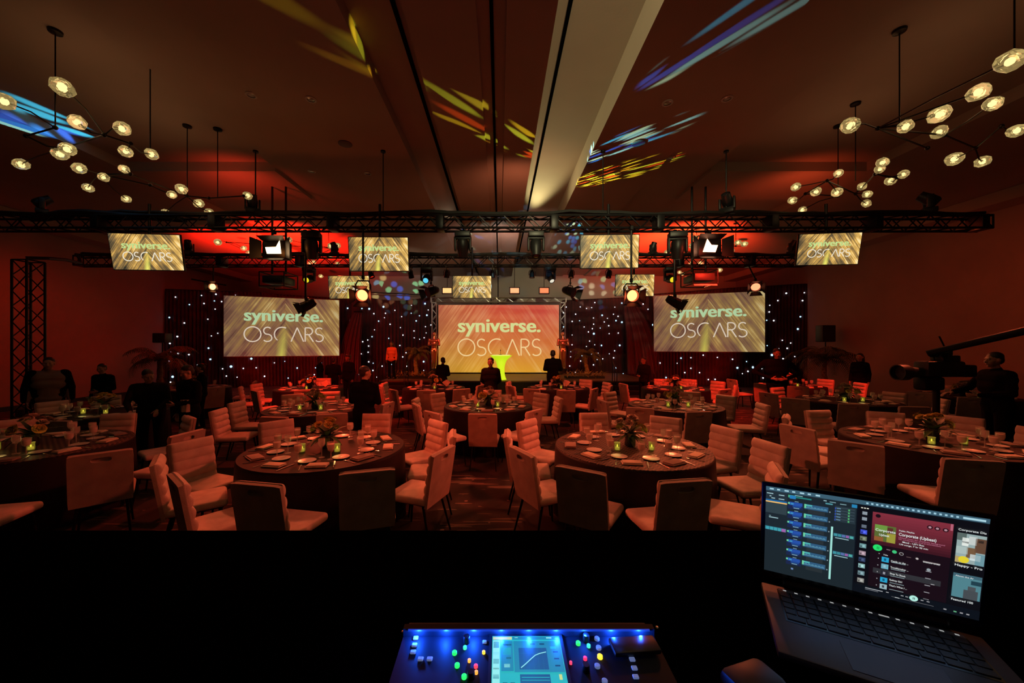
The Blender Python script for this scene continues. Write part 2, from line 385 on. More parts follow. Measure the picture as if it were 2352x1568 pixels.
# ceiling as a stepped underside: pockets for the movable walls, coffers over the chandeliers
xs = [X0, -8.45, -5.08, -3.86, -1.88, -1.14, -.28, .08, .67, 1.88, 3.54, 4.78, 8.3, X1]
ys = [Y0, .2, 8.37, 10.0, 17.0, 19.6, Y1]
def zc(i, j):
    x = (xs[i] + xs[i + 1]) / 2; y = (ys[j] + ys[j + 1]) / 2
    if .67 < x < 1.88: return ZC + .5
    if -1.88 < x < -1.14: return ZC + .22
    if -.28 < x < .08: return ZC + .05
    if (-8.45 < x < -5.08 or 4.78 < x < 8.3) and (.2 < y < 8.37 or 10.0 < y < 17.0): return ZC + .21
    if (-5.08 < x < -3.86 or 3.54 < x < 4.78): return ZC + .07
    return ZC
mb = MB(); nx = len(xs) - 1; ny = len(ys) - 1
for i in range(nx):
    for j in range(ny):
        z = zc(i, j); a, b_, c, d = xs[i], xs[i + 1], ys[j], ys[j + 1]
        mb.add([(a, c, z), (b_, c, z), (b_, d, z), (a, d, z)], [(0, 1, 2, 3)])
        if i + 1 < nx and abs(zc(i + 1, j) - z) > 1e-6:
            z2 = zc(i + 1, j); mb.add([(b_, c, z), (b_, d, z), (b_, d, z2), (b_, c, z2)], [(0, 1, 2, 3)])
        if j + 1 < ny and abs(zc(i, j + 1) - z) > 1e-6:
            z2 = zc(i, j + 1); mb.add([(a, d, z), (b_, d, z), (b_, d, z2), (a, d, z2)], [(0, 1, 2, 3)])
mb.box(((X0 + X1) / 2, (Y0 + Y1) / 2, 6.62), (X1 - X0 + .4, Y1 - Y0 + .4, .1))
o = mb.build('ceiling', ceil_m, smooth=False); struct(o)
trackm = mat('wall_track', (.002, .002, .002), 1.0, spec=0.0)
for k, (x, z, wd) in enumerate(((-1.295, ZC + .21, .055), (-.10, ZC + .04, .045), (.915, ZC + .49, .05))):
    mb = MB(); mb.box((x, (Y0 + Y1) / 2, z), (wd, Y1 - Y0 - .02, .03)); struct(mb.build('trim_%d' % (k + 1), trackm, smooth=False))
# soffit band above the right wall and left wall
for nm, x, sx in (('trim_4', X0 + .35, .7), ('trim_5', X1 - .35, .7)):
    mb = MB(); mb.box((x, (Y0 + Y1) / 2, ZC - .16), (sx, Y1 - Y0 - .02, .30)); struct(mb.build(nm, ceil_m, smooth=False))
for nm, x, sd in (('baseboard_left', X0 + .015, 1), ('baseboard_right', X1 - .015, -1)):
    mb = MB(); mb.box((x, (Y0 + Y1) / 2, .07), (.03, Y1 - Y0 - .04, .14)); struct(mb.build(nm, blackplastic, smooth=False))
mb = MB(); mb.box((-.5, Y1 - .02, 4.2), (.05, .03, 3.3)); mb.box((-.1, Y1 - .02, 4.2), (.05, .03, 3.3)); struct(mb.build('trim_6', trackm, smooth=False))

# ceiling fittings
dl_r = mat('downlight_ring', (.45, .40, .36), .4)
dl_i = mat('downlight_reflector', (.5, .42, .36), .25, .6)
def zplane(px, py):
    Y = (ZC - EYE) * F / (VY - py); X = (px - VX) * Y / F
    z = ZC + (.07 if (-5.08 < X < -3.86 or 3.54 < X < 4.78) else 0); 
    return (X, Y, z)
DL = [(577, 228, 'nearest the left chandelier'), (714, 228, 'left of the dark track, front row'), (1670, 236, 'right front, near the blue streaks'),
      (1533, 236, 'at the tip of the blue streaks'), (845, 398, 'left, behind the speaker disc'), (1418, 398, 'right, amid the yellow streaks'), (1540, 370, 'right, past the brown streak'), (716, 400, 'far left, by the bulb cluster')]
for px, py, ds in DL:
    p = zplane(px, py); t = thing('ceiling_downlight', 'small round recessed ceiling downlight ' + ds, 'ceiling light', p, 0, 'recessed downlights in the ceiling')
    m_ = MB(); m_.lathe([(.06, -.001), (.085, -.001), (.088, -.008), (.06, -.012), (.06, -.001)], 20); m_.build('ring', dl_r, t)
    m_ = MB(); m_.lathe([(.0, -.002), (.06, -.002), (.05, -.006), (.0, -.006)], 16); m_.build('reflector', dl_i, t)
for px, py, ds in ((793, 330, 'left of the wall tracks'), (1467, 328, 'right of the wall tracks')):
    p = zplane(px, py); m_ = MB(); m_.lathe([(0, -.001), (.13, -.001), (.13, -.012), (.115, -.018), (0, -.018)], 28)
    tag(m_.build('ceiling_speaker', mat('speaker_grille', (.10, .07, .055), .6), None, p), 'round dark ceiling speaker ' + ds, 'ceiling speaker', 'ceiling speakers')
# ------------------------------------------------------------------ banquet chair
CH = .90
def make_chair():
    t = thing('banquet_chair', 'x', 'chair')
    m_ = MB(); m_.rbox((0, .0, .435), (.46, .47, .075), .032, 3); m_.build('seat', fabric, t)
    R = Rx(math.radians(9)); B = Vector((0, -.225, .44)); Mx = Matrix.Translation(B) @ R.to_4x4()
    # back shell with a real hand slot: outer rounded outline and slot outline, sampled by angle
    W, Z0, Z1 = .225, -.06, .465; sc0 = Vector((0, .40)); n = 36; fr = []; sl = []
    for i in range(n):
        a = 2 * PI * i / n; d = Vector((math.cos(a), math.sin(a)))
        ks = []
        if d.x > 1e-6: ks.append(W / d.x)
        if d.x < -1e-6: ks.append(-W / d.x)
        if d.y > 1e-6: ks.append((Z1 - sc0.y) / d.y)
        if d.y < -1e-6: ks.append((Z0 - sc0.y) / d.y)
        p = sc0 + d * min(ks); fr.append(p); sl.append(sc0 + Vector((.072 * math.copysign(abs(d.x) ** .6, d.x), .026 * math.copysign(abs(d.y) ** .8, d.y))))
    # put exact corners in
    for cx_, cz_ in ((W, Z1), (-W, Z1), (W, Z0), (-W, Z0)):
        k = min(range(n), key=lambda i: (fr[i] - Vector((cx_, cz_))).length); fr[k] = Vector((cx_ * .985, cz_ - (.006 if cz_ > 0 else 0)))
    vs = []
    for y, ring in ((-.03, fr), (-.03, sl), (.0, sl), (.0, fr)):
        vs += [(p.x, y, p.y) for p in ring]
    fs = []
    for r in range(4):
        for i in range(n): fs.append((r * n + i, r * n + (i + 1) % n, ((r + 1) % 4) * n + (i + 1) % n, ((r + 1) % 4) * n + i))
    m_ = MB(); m_.add(vs, fs); m_.xf(Mx); m_.build('back_panel', fabric_back, t, ang=30)
    # padded front with horizontal channels
    prof = [(.0, -.03)]
    nr = 5; H0, H1 = -.03, .46
    for r in range(nr):
        for q in range(1, 7):
            u = (r + q / 6) / nr; prof.append((.030 + .020 * math.sin(PI * q / 6) ** .7 * (1 if q < 6 else 0), H0 + (H1 - H0) * u))
    prof.append((.012, H1 + .008)); prof.append((.0, H1)); m = len(prof); vs = []
    secs = [(-.218, .35), (-.205, .85), (-.18, 1), (0, 1.03), (.18, 1), (.205, .85), (.218, .35)]
    for x, k in secs: vs += [(x, y * k, z) for y, z in prof]
    fs = [(s_ * m + i, s_ * m + (i + 1) % m, (s_ + 1) * m + (i + 1) % m, (s_ + 1) * m + i) for s_ in range(len(secs) - 1) for i in range(m)]
    fs += [tuple(range(m)), tuple(range((len(secs) - 1) * m, len(secs) * m))[::-1]]
    m_ = MB(); m_.add(vs, fs); m_.xf(Mx); m_.build('back_cushion', fabric, t, ang=50)
    m_ = MB()
    for sx in (-1, 1): m_.box((sx * .17, 0, .392), (.025, .40, .018))
    for sy in (-1, 1): m_.box((0, sy * .17, .392), (.34, .025, .018))
    m_.build('seat_frame', blackmetal, t)
    for sx in (-1, 1):
        for sy in (-1, 1):
            m_ = MB(); m_.tube((sx * .17, sy * .17, .39), (sx * .205, sy * (.215 if sy > 0 else .27), 0.0), .014, .010, 8); m_.build('leg', blackmetal, t)
    return reg(t)

CLOCK = ['twelve', 'one', 'two', 'three', 'four', 'five', 'six', 'seven', 'eight', 'nine', 'ten', 'eleven']
def clock_of(ang):      # ang: direction from the table centre, 0 = away from the camera, clockwise seen from above
    return (round(ang / (PI / 6))) % 12

TABLES = {
 'front': None,
}
T = [  # key, x, y, phrase, row
 ('T1', 1.53, 4.35, 'front table right of the aisle', 0),
 ('T2', -2.0, 4.28, 'front table left of the aisle', 0),
 ('T3', -.23, 7.35, 'middle table facing the podium', 1),
 ('T4', -5.5, 4.35, 'front table at far left', 0),
 ('T5', 5.38, 4.6, 'front table at far right', 0),
 ('T6', -3.5, 7.0, 'second-row table left of middle', 1),
 ('T7', 3.47, 7.35, 'second-row table right of middle', 1),
 ('T8', -7.05, 6.6, 'second-row table at far left', 1),
 ('T9', 7.5, 8.0, 'second-row table at far right', 1),
 ('T10', -1.85, 10.45, 'back table left of the podium', 2),
 ('T11', 1.64, 10.45, 'back table right of the podium', 2),
 ('T12', 4.87, 10.3, 'back table below right screen', 2),
 ('T13', -5.3, 10.3, 'back table below left screen', 2),
 ('T14', -8.6, 10.4, 'back table at far left', 2),
 ('T15', 8.6, 11.0, 'back table at far right', 2),
 ('T16', 10.9, 8.7, 'table beyond the camera crane', 2),
]
TD = {k: (x, y, ph, r) for k, x, y, ph, r in T}
# chairs: px, py of the middle of the top edge of the back; an optional facing override (degrees, 0 = toward the stage, clockwise)
CHAIRS = {
 'T1': [(1328, 1076), (1570, 1100, -8), (1748, 1066, -62), (1748, 1014, -95), (1642, 983), (1517, 963), (1383, 960), (1262, 972), (1216, 994), (1202, 1036, 62)],
 'T2': [(418, 1096, 42), (585, 1110, 12), (842, 1078, -18), (1018, 1033, -72), (1010, 994), (958, 973), (405, 1048), (508, 1008, 115), (680, 980), (830, 966)],
 'T3': [(1108, 950), (992, 946, 50), (1228, 942, -50), (985, 915), (1045, 907), (1210, 906), (1278, 912), (958, 928), (1128, 902)],
 'T4': [(250, 1056, -30), (5, 1092, 20), (412, 1004, -85), (335, 968), (150, 980), (45, 957)],
 'T5': [(1832, 980, 75), (1825, 956), (1925, 950), (1975, 1018, 30), (2215, 1052, -12), (2070, 955), (2280, 972), (2345, 958)],
 'T6': [(630, 957, 10), (763, 950, -20), (535, 937, 78), (590, 922), (680, 905), (752, 899), (883, 925)],
 'T7': [(1383, 919), (1412, 901), (1470, 936, 25), (1600, 942, -10), (1722, 925, -75), (1656, 908), (1585, 899)],
 'T8': [(125, 966, 20), (82, 946), (185, 925), (232, 903)],
 'T9': [(1764, 902, 80), (1826, 919, 45), (1955, 931, 0), (2085, 933), (2117, 913), (2028, 902), (1822, 893)],
 'T10': [(890, 882), (907, 896, 75), (935, 880), (975, 897), (1053, 894), (1098, 884), (1073, 877)],
 'T11': [(1172, 886, 60), (1200, 877), (1222, 893), (1300, 897), (1366, 892, -70), (1382, 878), (1398, 885), (1335, 873)],
 'T12': [(1452, 881, 80), (1519, 870), (1597, 871), (1658, 873), (1690, 885, -60), (1625, 889)],
 'T13': [(585, 897, 70), (555, 886), (622, 882), (745, 868), (790, 882), (700, 895)],
 'T14': [(512, 893, -60), (400, 885), (470, 879)],
 'T15': [(1715, 872, 70), (1752, 881), (1915, 870), (1977, 879, -80), (1840, 892)],
 'T16': [(2222, 912, 10), (2330, 905), (2150, 900), (2200, 893)],
}
proto = make_chair(); first = True
SEATANG = {}
for key, lst in CHAIRS.items():
    tx, ty, ph, row = TD[key]; placed = []
    for c in lst:
        px, py = c[0], c[1]; Y = (EYE - CH) * F / (py - VY); X = (px - VX) * Y / F
        dx, dy = X - tx, Y - ty; r = math.hypot(dx, dy); a = math.atan2(dx, dy)
        placed.append([a, min(max(r, 1.46), 1.72), c[2] if len(c) > 2 else None])
    placed.sort(key=lambda q: q[0])
    for it in range(40):                        # keep neighbours an arm's width apart
        for i in range(len(placed)):
            p, q = placed[i], placed[(i + 1) % len(placed)]
            g = (q[0] - p[0]) % (2 * PI)
            if 0 < g < .50 and len(placed) > 1: e = (.50 - g) / 2; p[0] -= e; q[0] += e
    used = set(); SEATANG[key] = [p[0] for p in placed]
    for a, r, fo in placed:
        a %= 2 * PI
        order = sorted(range(12), key=lambda h: abs(((h * PI / 6 - a + PI) % (2 * PI)) - PI))
        h = next(h for h in order if h not in used); used.add(h)
        bx, by = tx + r * math.sin(a), ty + r * math.cos(a)
        f = (a + PI) % (2 * PI)                  # facing the table
        if fo is not None:
            fr_ = math.radians(fo); dlt = ((fr_ - f + PI) % (2 * PI)) - PI; f += max(-.45, min(.45, dlt))
        f += random.uniform(-.05, .05)
        ox, oy = bx + .30 * math.sin(f), by + .30 * math.cos(f)
        lab = 'padded rust-red banquet chair at %s o\'clock of the %s' % (CLOCK[h], ph)
        if first: t = proto; first = False
        else: t = copy_tree(proto)
        t.location = (ox, oy, 0); t.rotation_euler = (0, 0, -f); t['label'] = lab; t['group'] = 'padded banquet chairs round the tables'

# ------------------------------------------------------------------ tables and cloths
TH = .76
def cloth_mat(name, c1, c2, scale, zig=True):
    m = bpy.data.materials.new(name); m.use_nodes = True; nt = m.node_tree; N = nt.nodes; L = nt.links; b = N['Principled BSDF']
    tc = N.new('ShaderNodeTexCoord'); sp = N.new('ShaderNodeSeparateXYZ'); L.new(tc.outputs['Object'], sp.inputs[0])
    def q(op, a, bb=None):
        n = N.new('ShaderNodeMath'); n.operation = op
        for i, x in enumerate((a, bb)):
            if x is None: continue
            if isinstance(x, (int, float)): n.inputs[i].default_value = x
            else: L.new(x, n.inputs[i])
        return n.outputs[0]
    zz = q('ABSOLUTE', q('SUBTRACT', q('FRACT', q('MULTIPLY', sp.outputs[0], 14.0)), .5))
    st = q('FRACT', q('ADD', q('MULTIPLY', sp.outputs[1], scale), q('MULTIPLY', zz, 1.6)))
    f = q('MULTIPLY', q('GREATER_THAN', st, .55), q('GREATER_THAN', sp.outputs[2], .766))
    mx = N.new('ShaderNodeMix'); mx.data_type = 'RGBA'; L.new(f, mx.inputs['Factor']); mx.inputs['A'].default_value = (*c1, 1); mx.inputs['B'].default_value = (*c2, 1)
    L.new(mx.outputs['Result'], b.inputs['Base Color']); b.inputs['Specular IOR Level'].default_value = .15
    rr = N.new('ShaderNodeMapRange'); L.new(f, rr.inputs[0]); rr.inputs[3].default_value = .5; rr.inputs[4].default_value = .6; L.new(rr.outputs[0], b.inputs['Roughness'])
    return m
cloth_zig = cloth_mat('patterned_satin_cloth', (.014, .010, .010), (.17, .10, .08), 18)
cloth_dk = mat('dark_satin_cloth', (.016, .011, .011), .6, spec=.10, noise=(5, .2))
TR = .86
def cloth(seed):
    rnd = random.Random(seed); seg = 96; m_ = MB(); rings = [(.02, TH + .012), (.45, TH + .012), (.86, TH + .012), (TR - .012, TH + .0115), (TR + .004, TH + .005), (TR + .012, TH - .02)]
    ph = [rnd.uniform(0, 6.28) for _ in range(3)]; vs = []
    for r, z in rings:
        for i in range(seg): a = 2 * PI * i / seg; vs.append((r * math.cos(a), r * math.sin(a), z))
    K = 7
    for k in range(1, K + 1):
        u = k / K; z = (TH - .02) * (1 - u) + .012 * u
        for i in range(seg):
            a = 2 * PI * i / seg; wv = .5 + .5 * math.sin(14 * a + ph[0] + .6 * math.sin(3 * a + ph[1])); wv2 = math.sin(23 * a + ph[2])
            r = TR + .012 + u * (.008 + .035 * wv + .008 * wv2); vs.append((r * math.cos(a), r * math.sin(a), z))
    n = len(rings) + K
    fs = [(k * seg + i, k * seg + (i + 1) % seg, (k + 1) * seg + (i + 1) % seg, (k + 1) * seg + i) for k in range(n - 1) for i in range(seg)]; fs.append(tuple(range(seg)))
    m_.add(vs, fs); return m_
topm = mat('plywood_tabletop', (.25, .17, .1), .6)
# shared meshes for the settings
def lm(fn): return fn
g = MB(); g.lathe([(0, .001), (.034, .001), (.036, .004), (.008, .008), (.0055, .02), (.0055, .075), (.012, .084), (.030, .098), (.038, .125), (.039, .15), (.036, .182), (.0345, .182), (.037, .15), (.036, .126), (.028, .101), (.008, .09), (0, .089)], 16)
me_goblet = g.mesh('goblet', glassm)
g = MB(); g.lathe([(0, .092), (.010, .094), (.027, .104), (.034, .126), (.0355, .150), (.034, .162), (0, .163)], 14); me_water = g.mesh('water', waterm)
g = MB(); g.lathe([(0, .001), (.045, .001), (.055, .004), (.085, .012), (.086, .014), (.055, .008), (0, .006)], 24); me_plate = g.mesh('plate', china)
g = MB(); g.lathe([(0, .001), (.03, .001), (.031, .005), (.006, .008), (.0045, .02), (.0045, .10), (.010, .11), (.028, .128), (.035, .155), (.033, .20), (.0315, .20), (.0335, .155), (.027, .131), (0, .113)], 16); me_wine = g.mesh('wine_glass', glassm)
def fold(m, nm, d):
    g = MB(); g.rbox((0, 0, .008), (d[0], d[1], .013), .004, 2); g.rbox((.004, .006, .019), (d[0] * .94, d[1] * .9, .010), .004, 2); return g.mesh(nm, m)
me_nap = fold(napkin_o, 'napkin', (.20, .11)); me_napd = fold(napkin_d, 'napkin_dark', (.21, .13))
def fork_mb():
    g = MB(); g.path([(0, -.09, .004), (0, -.03, .003), (0, .03, .007), (0, .05, .006)], [.0035, .0028, .0022, .005], 6)
    for k in (-1.5, -.5, .5, 1.5): g.path([(k * .002, .05, .006), (k * .0045, .06, .005), (k * .0045, .095, .007)], .0013, 5)
    return g
me_fork = fork_mb().mesh('fork', steel)
g = MB(); g.path([(0, -.10, .004), (0, -.01, .005)], .0042, 6); g.box((.001, .055, .0045), (.015, .13, .0016)); me_knife = g.mesh('knife', steel)
g = MB(); g.lathe([(0, .001), (.03, .001), (.033, .02), (.031, .07), (.036, .085), (.034, .085), (.029, .07), (.030, .02), (.026, .006), (0, .006)], 14); me_vot = g.mesh('votive_cup', votm)
g = MB(); g.lathe([(0, .008), (.024, .008), (.024, .03), (0, .032)], 12); me_wax = g.mesh('candle_wax', mat('candle_wax', (.8, .75, .5), .5, emit=(1, .8, .15), es=.5))
g = MB(); g.lathe([(0, .032), (.007, .040), (.006, .052), (0, .068)], 8); me_flame = g.mesh('flame', candlem)
def inst(nm, me, parent=None, loc=(0, 0, 0), rz=0):
    o = bpy.data.objects.new(nm, me); COL.objects.link(o); o.parent = parent; o.location = loc; o.rotation_euler = (0, 0, rz); return o

def centrepiece(seed, col, tilt=0):
    rnd = random.Random(seed); parts = []
    v = MB(); v.lathe([(0, 0), (.05, 0), (.062, .02), (.055, .09), (.068, .15), (.062, .15), (.05, .09), (0, .08)], 18)
    lf = MB()
    for k in range(34):
        a = rnd.uniform(0, 6.28); el = rnd.uniform(-.2, 1.2); R = Rz(a) @ Ry(-el); ln = rnd.uniform(.14, .24); wd = rnd.uniform(.018, .034)
        base = Vector((rnd.uniform(-.02, .02), rnd.uniform(-.02, .02), .14))
        pts = []
        for q in range(5):
            u = q / 4; ww = wd * math.sin(PI * (.12 + .88 * u) * .98) ; pts.append((Vector((ln * u, -ww, -.10 * u * u)), Vector((ln * u, ww, -.10 * u * u)), Vector((ln * u, 0, -.10 * u * u - .006))))
        vs = []
        for p in pts: vs += [base + R @ p[0], base + R @ p[2], base + R @ p[1]]
        fs = []
        for q in range(4): fs += [(q * 3, q * 3 + 1, q * 3 + 4, q * 3 + 3), (q * 3 + 1, q * 3 + 2, q * 3 + 5, q * 3 + 4)]
        lf.add(vs, fs)
    blooms = []
    for k in range(9):
        a = k * 2.4 + rnd.uniform(-.3, .3); el = .25 + (k % 3) * .5; d = rnd.uniform(.13, .18)
        c = Vector((math.cos(a) * math.cos(el) * d, math.sin(a) * math.cos(el) * d, .17 + math.sin(el) * d)); nrm = (c - Vector((0, 0, .12))).normalized(); Q = nrm.to_track_quat('Z', 'Y').to_matrix()
        bl = MB(); rr = rnd.uniform(.040, .060); bl.ball(c, rr * .42, 8, 5)
        for ring, (n_, op, sz) in enumerate(((5, .45, .75), (6, .85, .95), (7, 1.25, 1.1))):
            for j in range(n_):
                b_ = 2 * PI * j / n_ + ring * .4; RR = Q @ Rz(b_) @ Ry(op); s_ = rr * sz; vs = []
                for (u, wv) in ((0, .15), (.4, .55), (.8, .6), (1.05, .25)):
                    cup = .25 * u * (1 - u) * s_ * 2
                    vs += [c + RR @ Vector((-wv * s_ * .0 + cup, -wv * s_, u * s_)), c + RR @ Vector((-cup * .4, 0, u * s_ * 1.05)), c + RR @ Vector((cup, wv * s_, u * s_))]
                fs = []
                for q in range(3): fs += [(q * 3, q * 3 + 1, q * 3 + 4, q * 3 + 3), (q * 3 + 1, q * 3 + 2, q * 3 + 5, q * 3 + 4)]
                bl.add(vs, fs)
        blooms.append(bl.mesh('bloom', col if k % 3 else petaly, ang=60))
    return v.mesh('vase', vasem), lf.mesh('foliage', leafm, ang=60), blooms
CPV = [centrepiece(s_, c) for s_, c in ((1, petalm), (5, petaly), (9, petalm))]
fan_m = MB()
for k in range(7):
    R = Ry(-.7 + k * .23); vs = [R @ Vector((-.004, 0, 0)), R @ Vector((-.024, .006, .17)), R @ Vector((.024, -.006, .17)), R @ Vector((.004, 0, 0))]; fan_m.add([v + Vector((0, 0, 0)) for v in vs] + [v + Vector((0, .004, 0)) for v in vs], [(0, 1, 2, 3), (7, 6, 5, 4), (0, 4, 5, 1), (1, 5, 6, 2), (2, 6, 7, 3)])
for ti, (key, x, y, ph, row) in enumerate(T):
    t = thing('banquet_table', 'round banquet table under a dark cloth, the ' + ph, 'table', (x, y, 0), 0, 'round banquet tables')
    m_ = MB(); m_.lathe([(0, TH - .02), (TR - .01, TH - .02), (TR, TH - .01), (TR - .005, TH + .008), (0, TH + .008)], 40); m_.build('tabletop', topm, t)
    for k in range(4):
        a = PI / 4 + k * PI / 2; m_ = MB(); m_.tube((.5 * math.cos(a), .5 * math.sin(a), TH - .02), (.56 * math.cos(a), .56 * math.sin(a), 0), .014, .014, 6); m_.build('leg', blackmetal, t)
    o = cloth(ti + 3).build('tablecloth', cloth_zig if key in ('T1', 'T4', 'T7') else cloth_dk, None, (x, y, 0), 0, True, 60)
    tag(o, '%s dark tablecloth draped over the %s' % ('patterned' if key in ('T1', 'T4', 'T7') else 'plain', ph), 'tablecloth', 'dark floor-length tablecloths')
    Z = TH + .0135
    ns = 10 if row < 2 else 8
    vis = row < 2
    for k in range(ns):
        a = 2 * PI * k / ns + (PI / ns if key in ('T1', 'T2') else 0); h = clock_of(a); 
        if key in ('T1', 'T2'): h = round(a / (PI / 6) - .1) % 12
        d = Vector((math.sin(a), math.cos(a), 0)); sd = Vector((math.cos(a), -math.sin(a), 0)); ctr = Vector((x, y, Z)); rz = -a + PI
        posn = 'at %s o\'clock on the %s' % (CLOCK[h], ph)
        jt = lambda s_=.01: random.uniform(-s_, s_)
        p = ctr + d * (.50 + jt()) + sd * (.12)
        o = inst('plate', me_plate, None, p); tag(o, 'small pale bread plate ' + posn, 'plate', 'bread plates on the tables')
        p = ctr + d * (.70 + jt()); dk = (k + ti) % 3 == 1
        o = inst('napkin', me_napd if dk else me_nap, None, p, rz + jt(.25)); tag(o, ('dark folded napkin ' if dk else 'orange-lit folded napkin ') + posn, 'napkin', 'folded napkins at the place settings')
        p = ctr + d * (.50 + jt()) - sd * .10
        t = thing('water_goblet', 'stemmed water goblet ' + posn, 'glass', p, 0, 'water goblets on the tables'); inst('glass_bowl', me_goblet, t)
        if row < 2: inst('water', me_water, t)
        if row == 0 or key in ('T3', 'T6', 'T7'):
            p = ctr + d * (.705) + sd * .15; tag(inst('fork', me_fork, None, p, rz + jt(.08)), 'silver dinner fork ' + posn, 'fork', 'forks at the place settings')
            p = ctr + d * (.705) - sd * .15; tag(inst('knife', me_knife, None, p, rz + jt(.08)), 'silver table knife ' + posn, 'knife', 'knives at the place settings')
        if row < 2 and k % 2 == 0:
            p = ctr + d * (.40 + jt()) - sd * .0; tag(inst('wine_glass', me_wine, None, p), 'empty wine glass ' + posn, 'glass', 'wine glasses on the tables')
    v, lf, bls = CPV[ti % 3]
    cx_, cy_ = (x, y)
    t = thing('flower_centrepiece', 'flower centrepiece in a dark vase on the ' + ph, 'flowers', (cx_, cy_, Z), ti * 1.3, 'flower centrepieces on the tables')
    inst('vase', v, t); inst('foliage', lf, t)
    for b_ in bls: inst('bloom', b_, t)
    nv = 2 if row == 0 else (2 if row == 1 else 1)
    for k in range(nv):
        side = ('left', 'right')[k % 2]
        dx = (-.2, .19)[k % 2]; p = (cx_ + dx, cy_ - .16, Z)
        if nv == 1: side = 'front'; p = (cx_ + .05, cy_ - .25, Z)
        t = thing('votive_candle', 'lit votive candle at the %s of flowers on the %s' % (side, ph), 'candle', p, 0, 'lit votive candles'); inst('glass_cup', me_vot, t); inst('wax', me_wax, t); inst('flame', me_flame, t)
        if row < 2: point((p[0], p[1], Z + .13), (1, .72, .2), .12, .03, 'candle_lamp')
# a fanned napkin with the flowers on the middle table, menu cards
for key in ('T3', 'T13', 'T12', 'T11', 'T10'):
    x, y, ph, _ = TD[key]
    t = thing('fanned_napkin', 'pink fan-folded napkin standing on the ' + ph, 'napkin', (x + .3, y + .3, TH + .0135), .3, 'fan-folded napkins'); m_ = MB(); m_.merge(fan_m); m_.build('fan', napkin_o, t)
# ------------------------------------------------------------------ trusses
def truss(p0, p1, size, label, name='lighting_truss', m=blackmetal, blocks=(), bay=None, r=.024, cat='truss', up=Vector((0, 0, 1))):
    p0 = Vector(p0); p1 = Vector(p1); d = (p1 - p0); Ln = d.length; d.normalize(); side = d.cross(up).normalized(); u = side.cross(d).normalized()
    t = thing(name, label, cat, p0); h = size / 2; q = lambda s, a, b: d * s + side * a + u * b
    for a, b in ((-h, -h), (h, -h), (h, h), (-h, h)):
        m_ = MB(); m_.tube(q(0, a, b), q(Ln, a, b), r, r, 8); m_.build('chord', m, t)
    bay = bay or size; n = max(2, round(Ln / bay)); m_ = MB()
    for k in range(n):
        s0, s1 = Ln * k / n, Ln * (k + 1) / n; fl = k % 2
        for a0, b0, a1, b1 in ((-h, -h, -h, h), (h, -h, h, h), (-h, -h, h, -h), (-h, h, h, h)):
            A = q(s0 if not fl else s1, a0, b0); B = q(s1 if not fl else s0, a1, b1); m_.tube(A, B, r * .5, r * .5, 5)
    for s_ in (0, Ln):
        for a0, b0, a1, b1 in ((-h, -h, -h, h), (h, -h, h, h), (-h, -h, h, -h), (-h, h, h, h)): m_.tube(q(s_, a0, b0), q(s_, a1, b1), r * .7, r * .7, 5)
    m_.build('bracing', m, t)
    for s_ in blocks:
        m_ = MB(); M4 = Matrix((d, side, u)).transposed(); m_.rbox(d * s_, (size * .62, size * 1.18, size * 1.22), .02, 2, M4); m_.build('junction_block', m, t)
    return t
Y1T, ZT = 7.5, 4.43
def sx(px, Y): return (px - VX) * Y / F
x0 = sx(-120, Y1T); x1 = sx(2262, Y1T)
truss((x0, Y1T, ZT), (x1, Y1T, ZT), .25, 'long black lighting truss nearest the camera, right across the room', blocks=[sx(p, Y1T) - x0 for p in (232, 497, 765, 1012, 1272, 1512, 1770, 2005, 2245)])
Y2T, Z2T = 11.0, 4.46
a0 = sx(180, Y2T); a1 = sx(1850, Y2T)
truss((a0, Y2T, Z2T), (a1, Y2T, Z2T), .27, 'second black lighting truss, farther off and lower in view', blocks=[sx(p, Y2T) - a0 for p in (510, 690, 1560, 1722)])
# cable looms lying on the trusses
def loom(Y, z, xs_, label, r=.035, amp=.03, seed=1):
    rnd = random.Random(seed); pts = []; n = 60
    for k in range(n + 1):
        x = xs_[0] + (xs_[1] - xs_[0]) * k / n; pts.append((x, Y + rnd.uniform(-.03, .03), z + amp * math.sin(k * .7 + seed) + rnd.uniform(0, amp)))
    m_ = MB()
    for dy, dz, rr in ((0, 0, r), (.05, -.012, r * .8), (-.05, -.008, r * .7)):
        m_.path([(p[0], p[1] + dy + .015 * math.sin(k * 1.3 + dy * 90), p[2] + dz) for k, p in enumerate(pts)], rr, 6)
    return tag(m_.build('cable_loom', cable_m), label, 'cable', None)
loom(Y1T, ZT + .20, (x0 + .1, x1 - .1), 'black cable loom lying along the near truss', .040, .022, 1)
loom(Y2T, Z2T + .21, (a0 + .1, a1 - .1), 'black cable loom lying along the far truss', .038, .022, 2)
# heavier bundle at the left end of the near truss
m_ = MB(); pts = [(at(px, py, Y1T)) for px, py in ((60, 500), (100, 497), (150, 488), (200, 486), (250, 490), (300, 494), (360, 497), (420, 502))]
for dy in (-.08, 0, .08): m_.path([(p.x, p.y + dy, p.z - abs(dy) * .3) for p in pts], [.03, .045, .05, .05, .05, .045, .04, .03], 7)
tag(m_.build('cable_bundle', cable_m), 'thick hump of black cables over the left end of the near truss', 'cable')
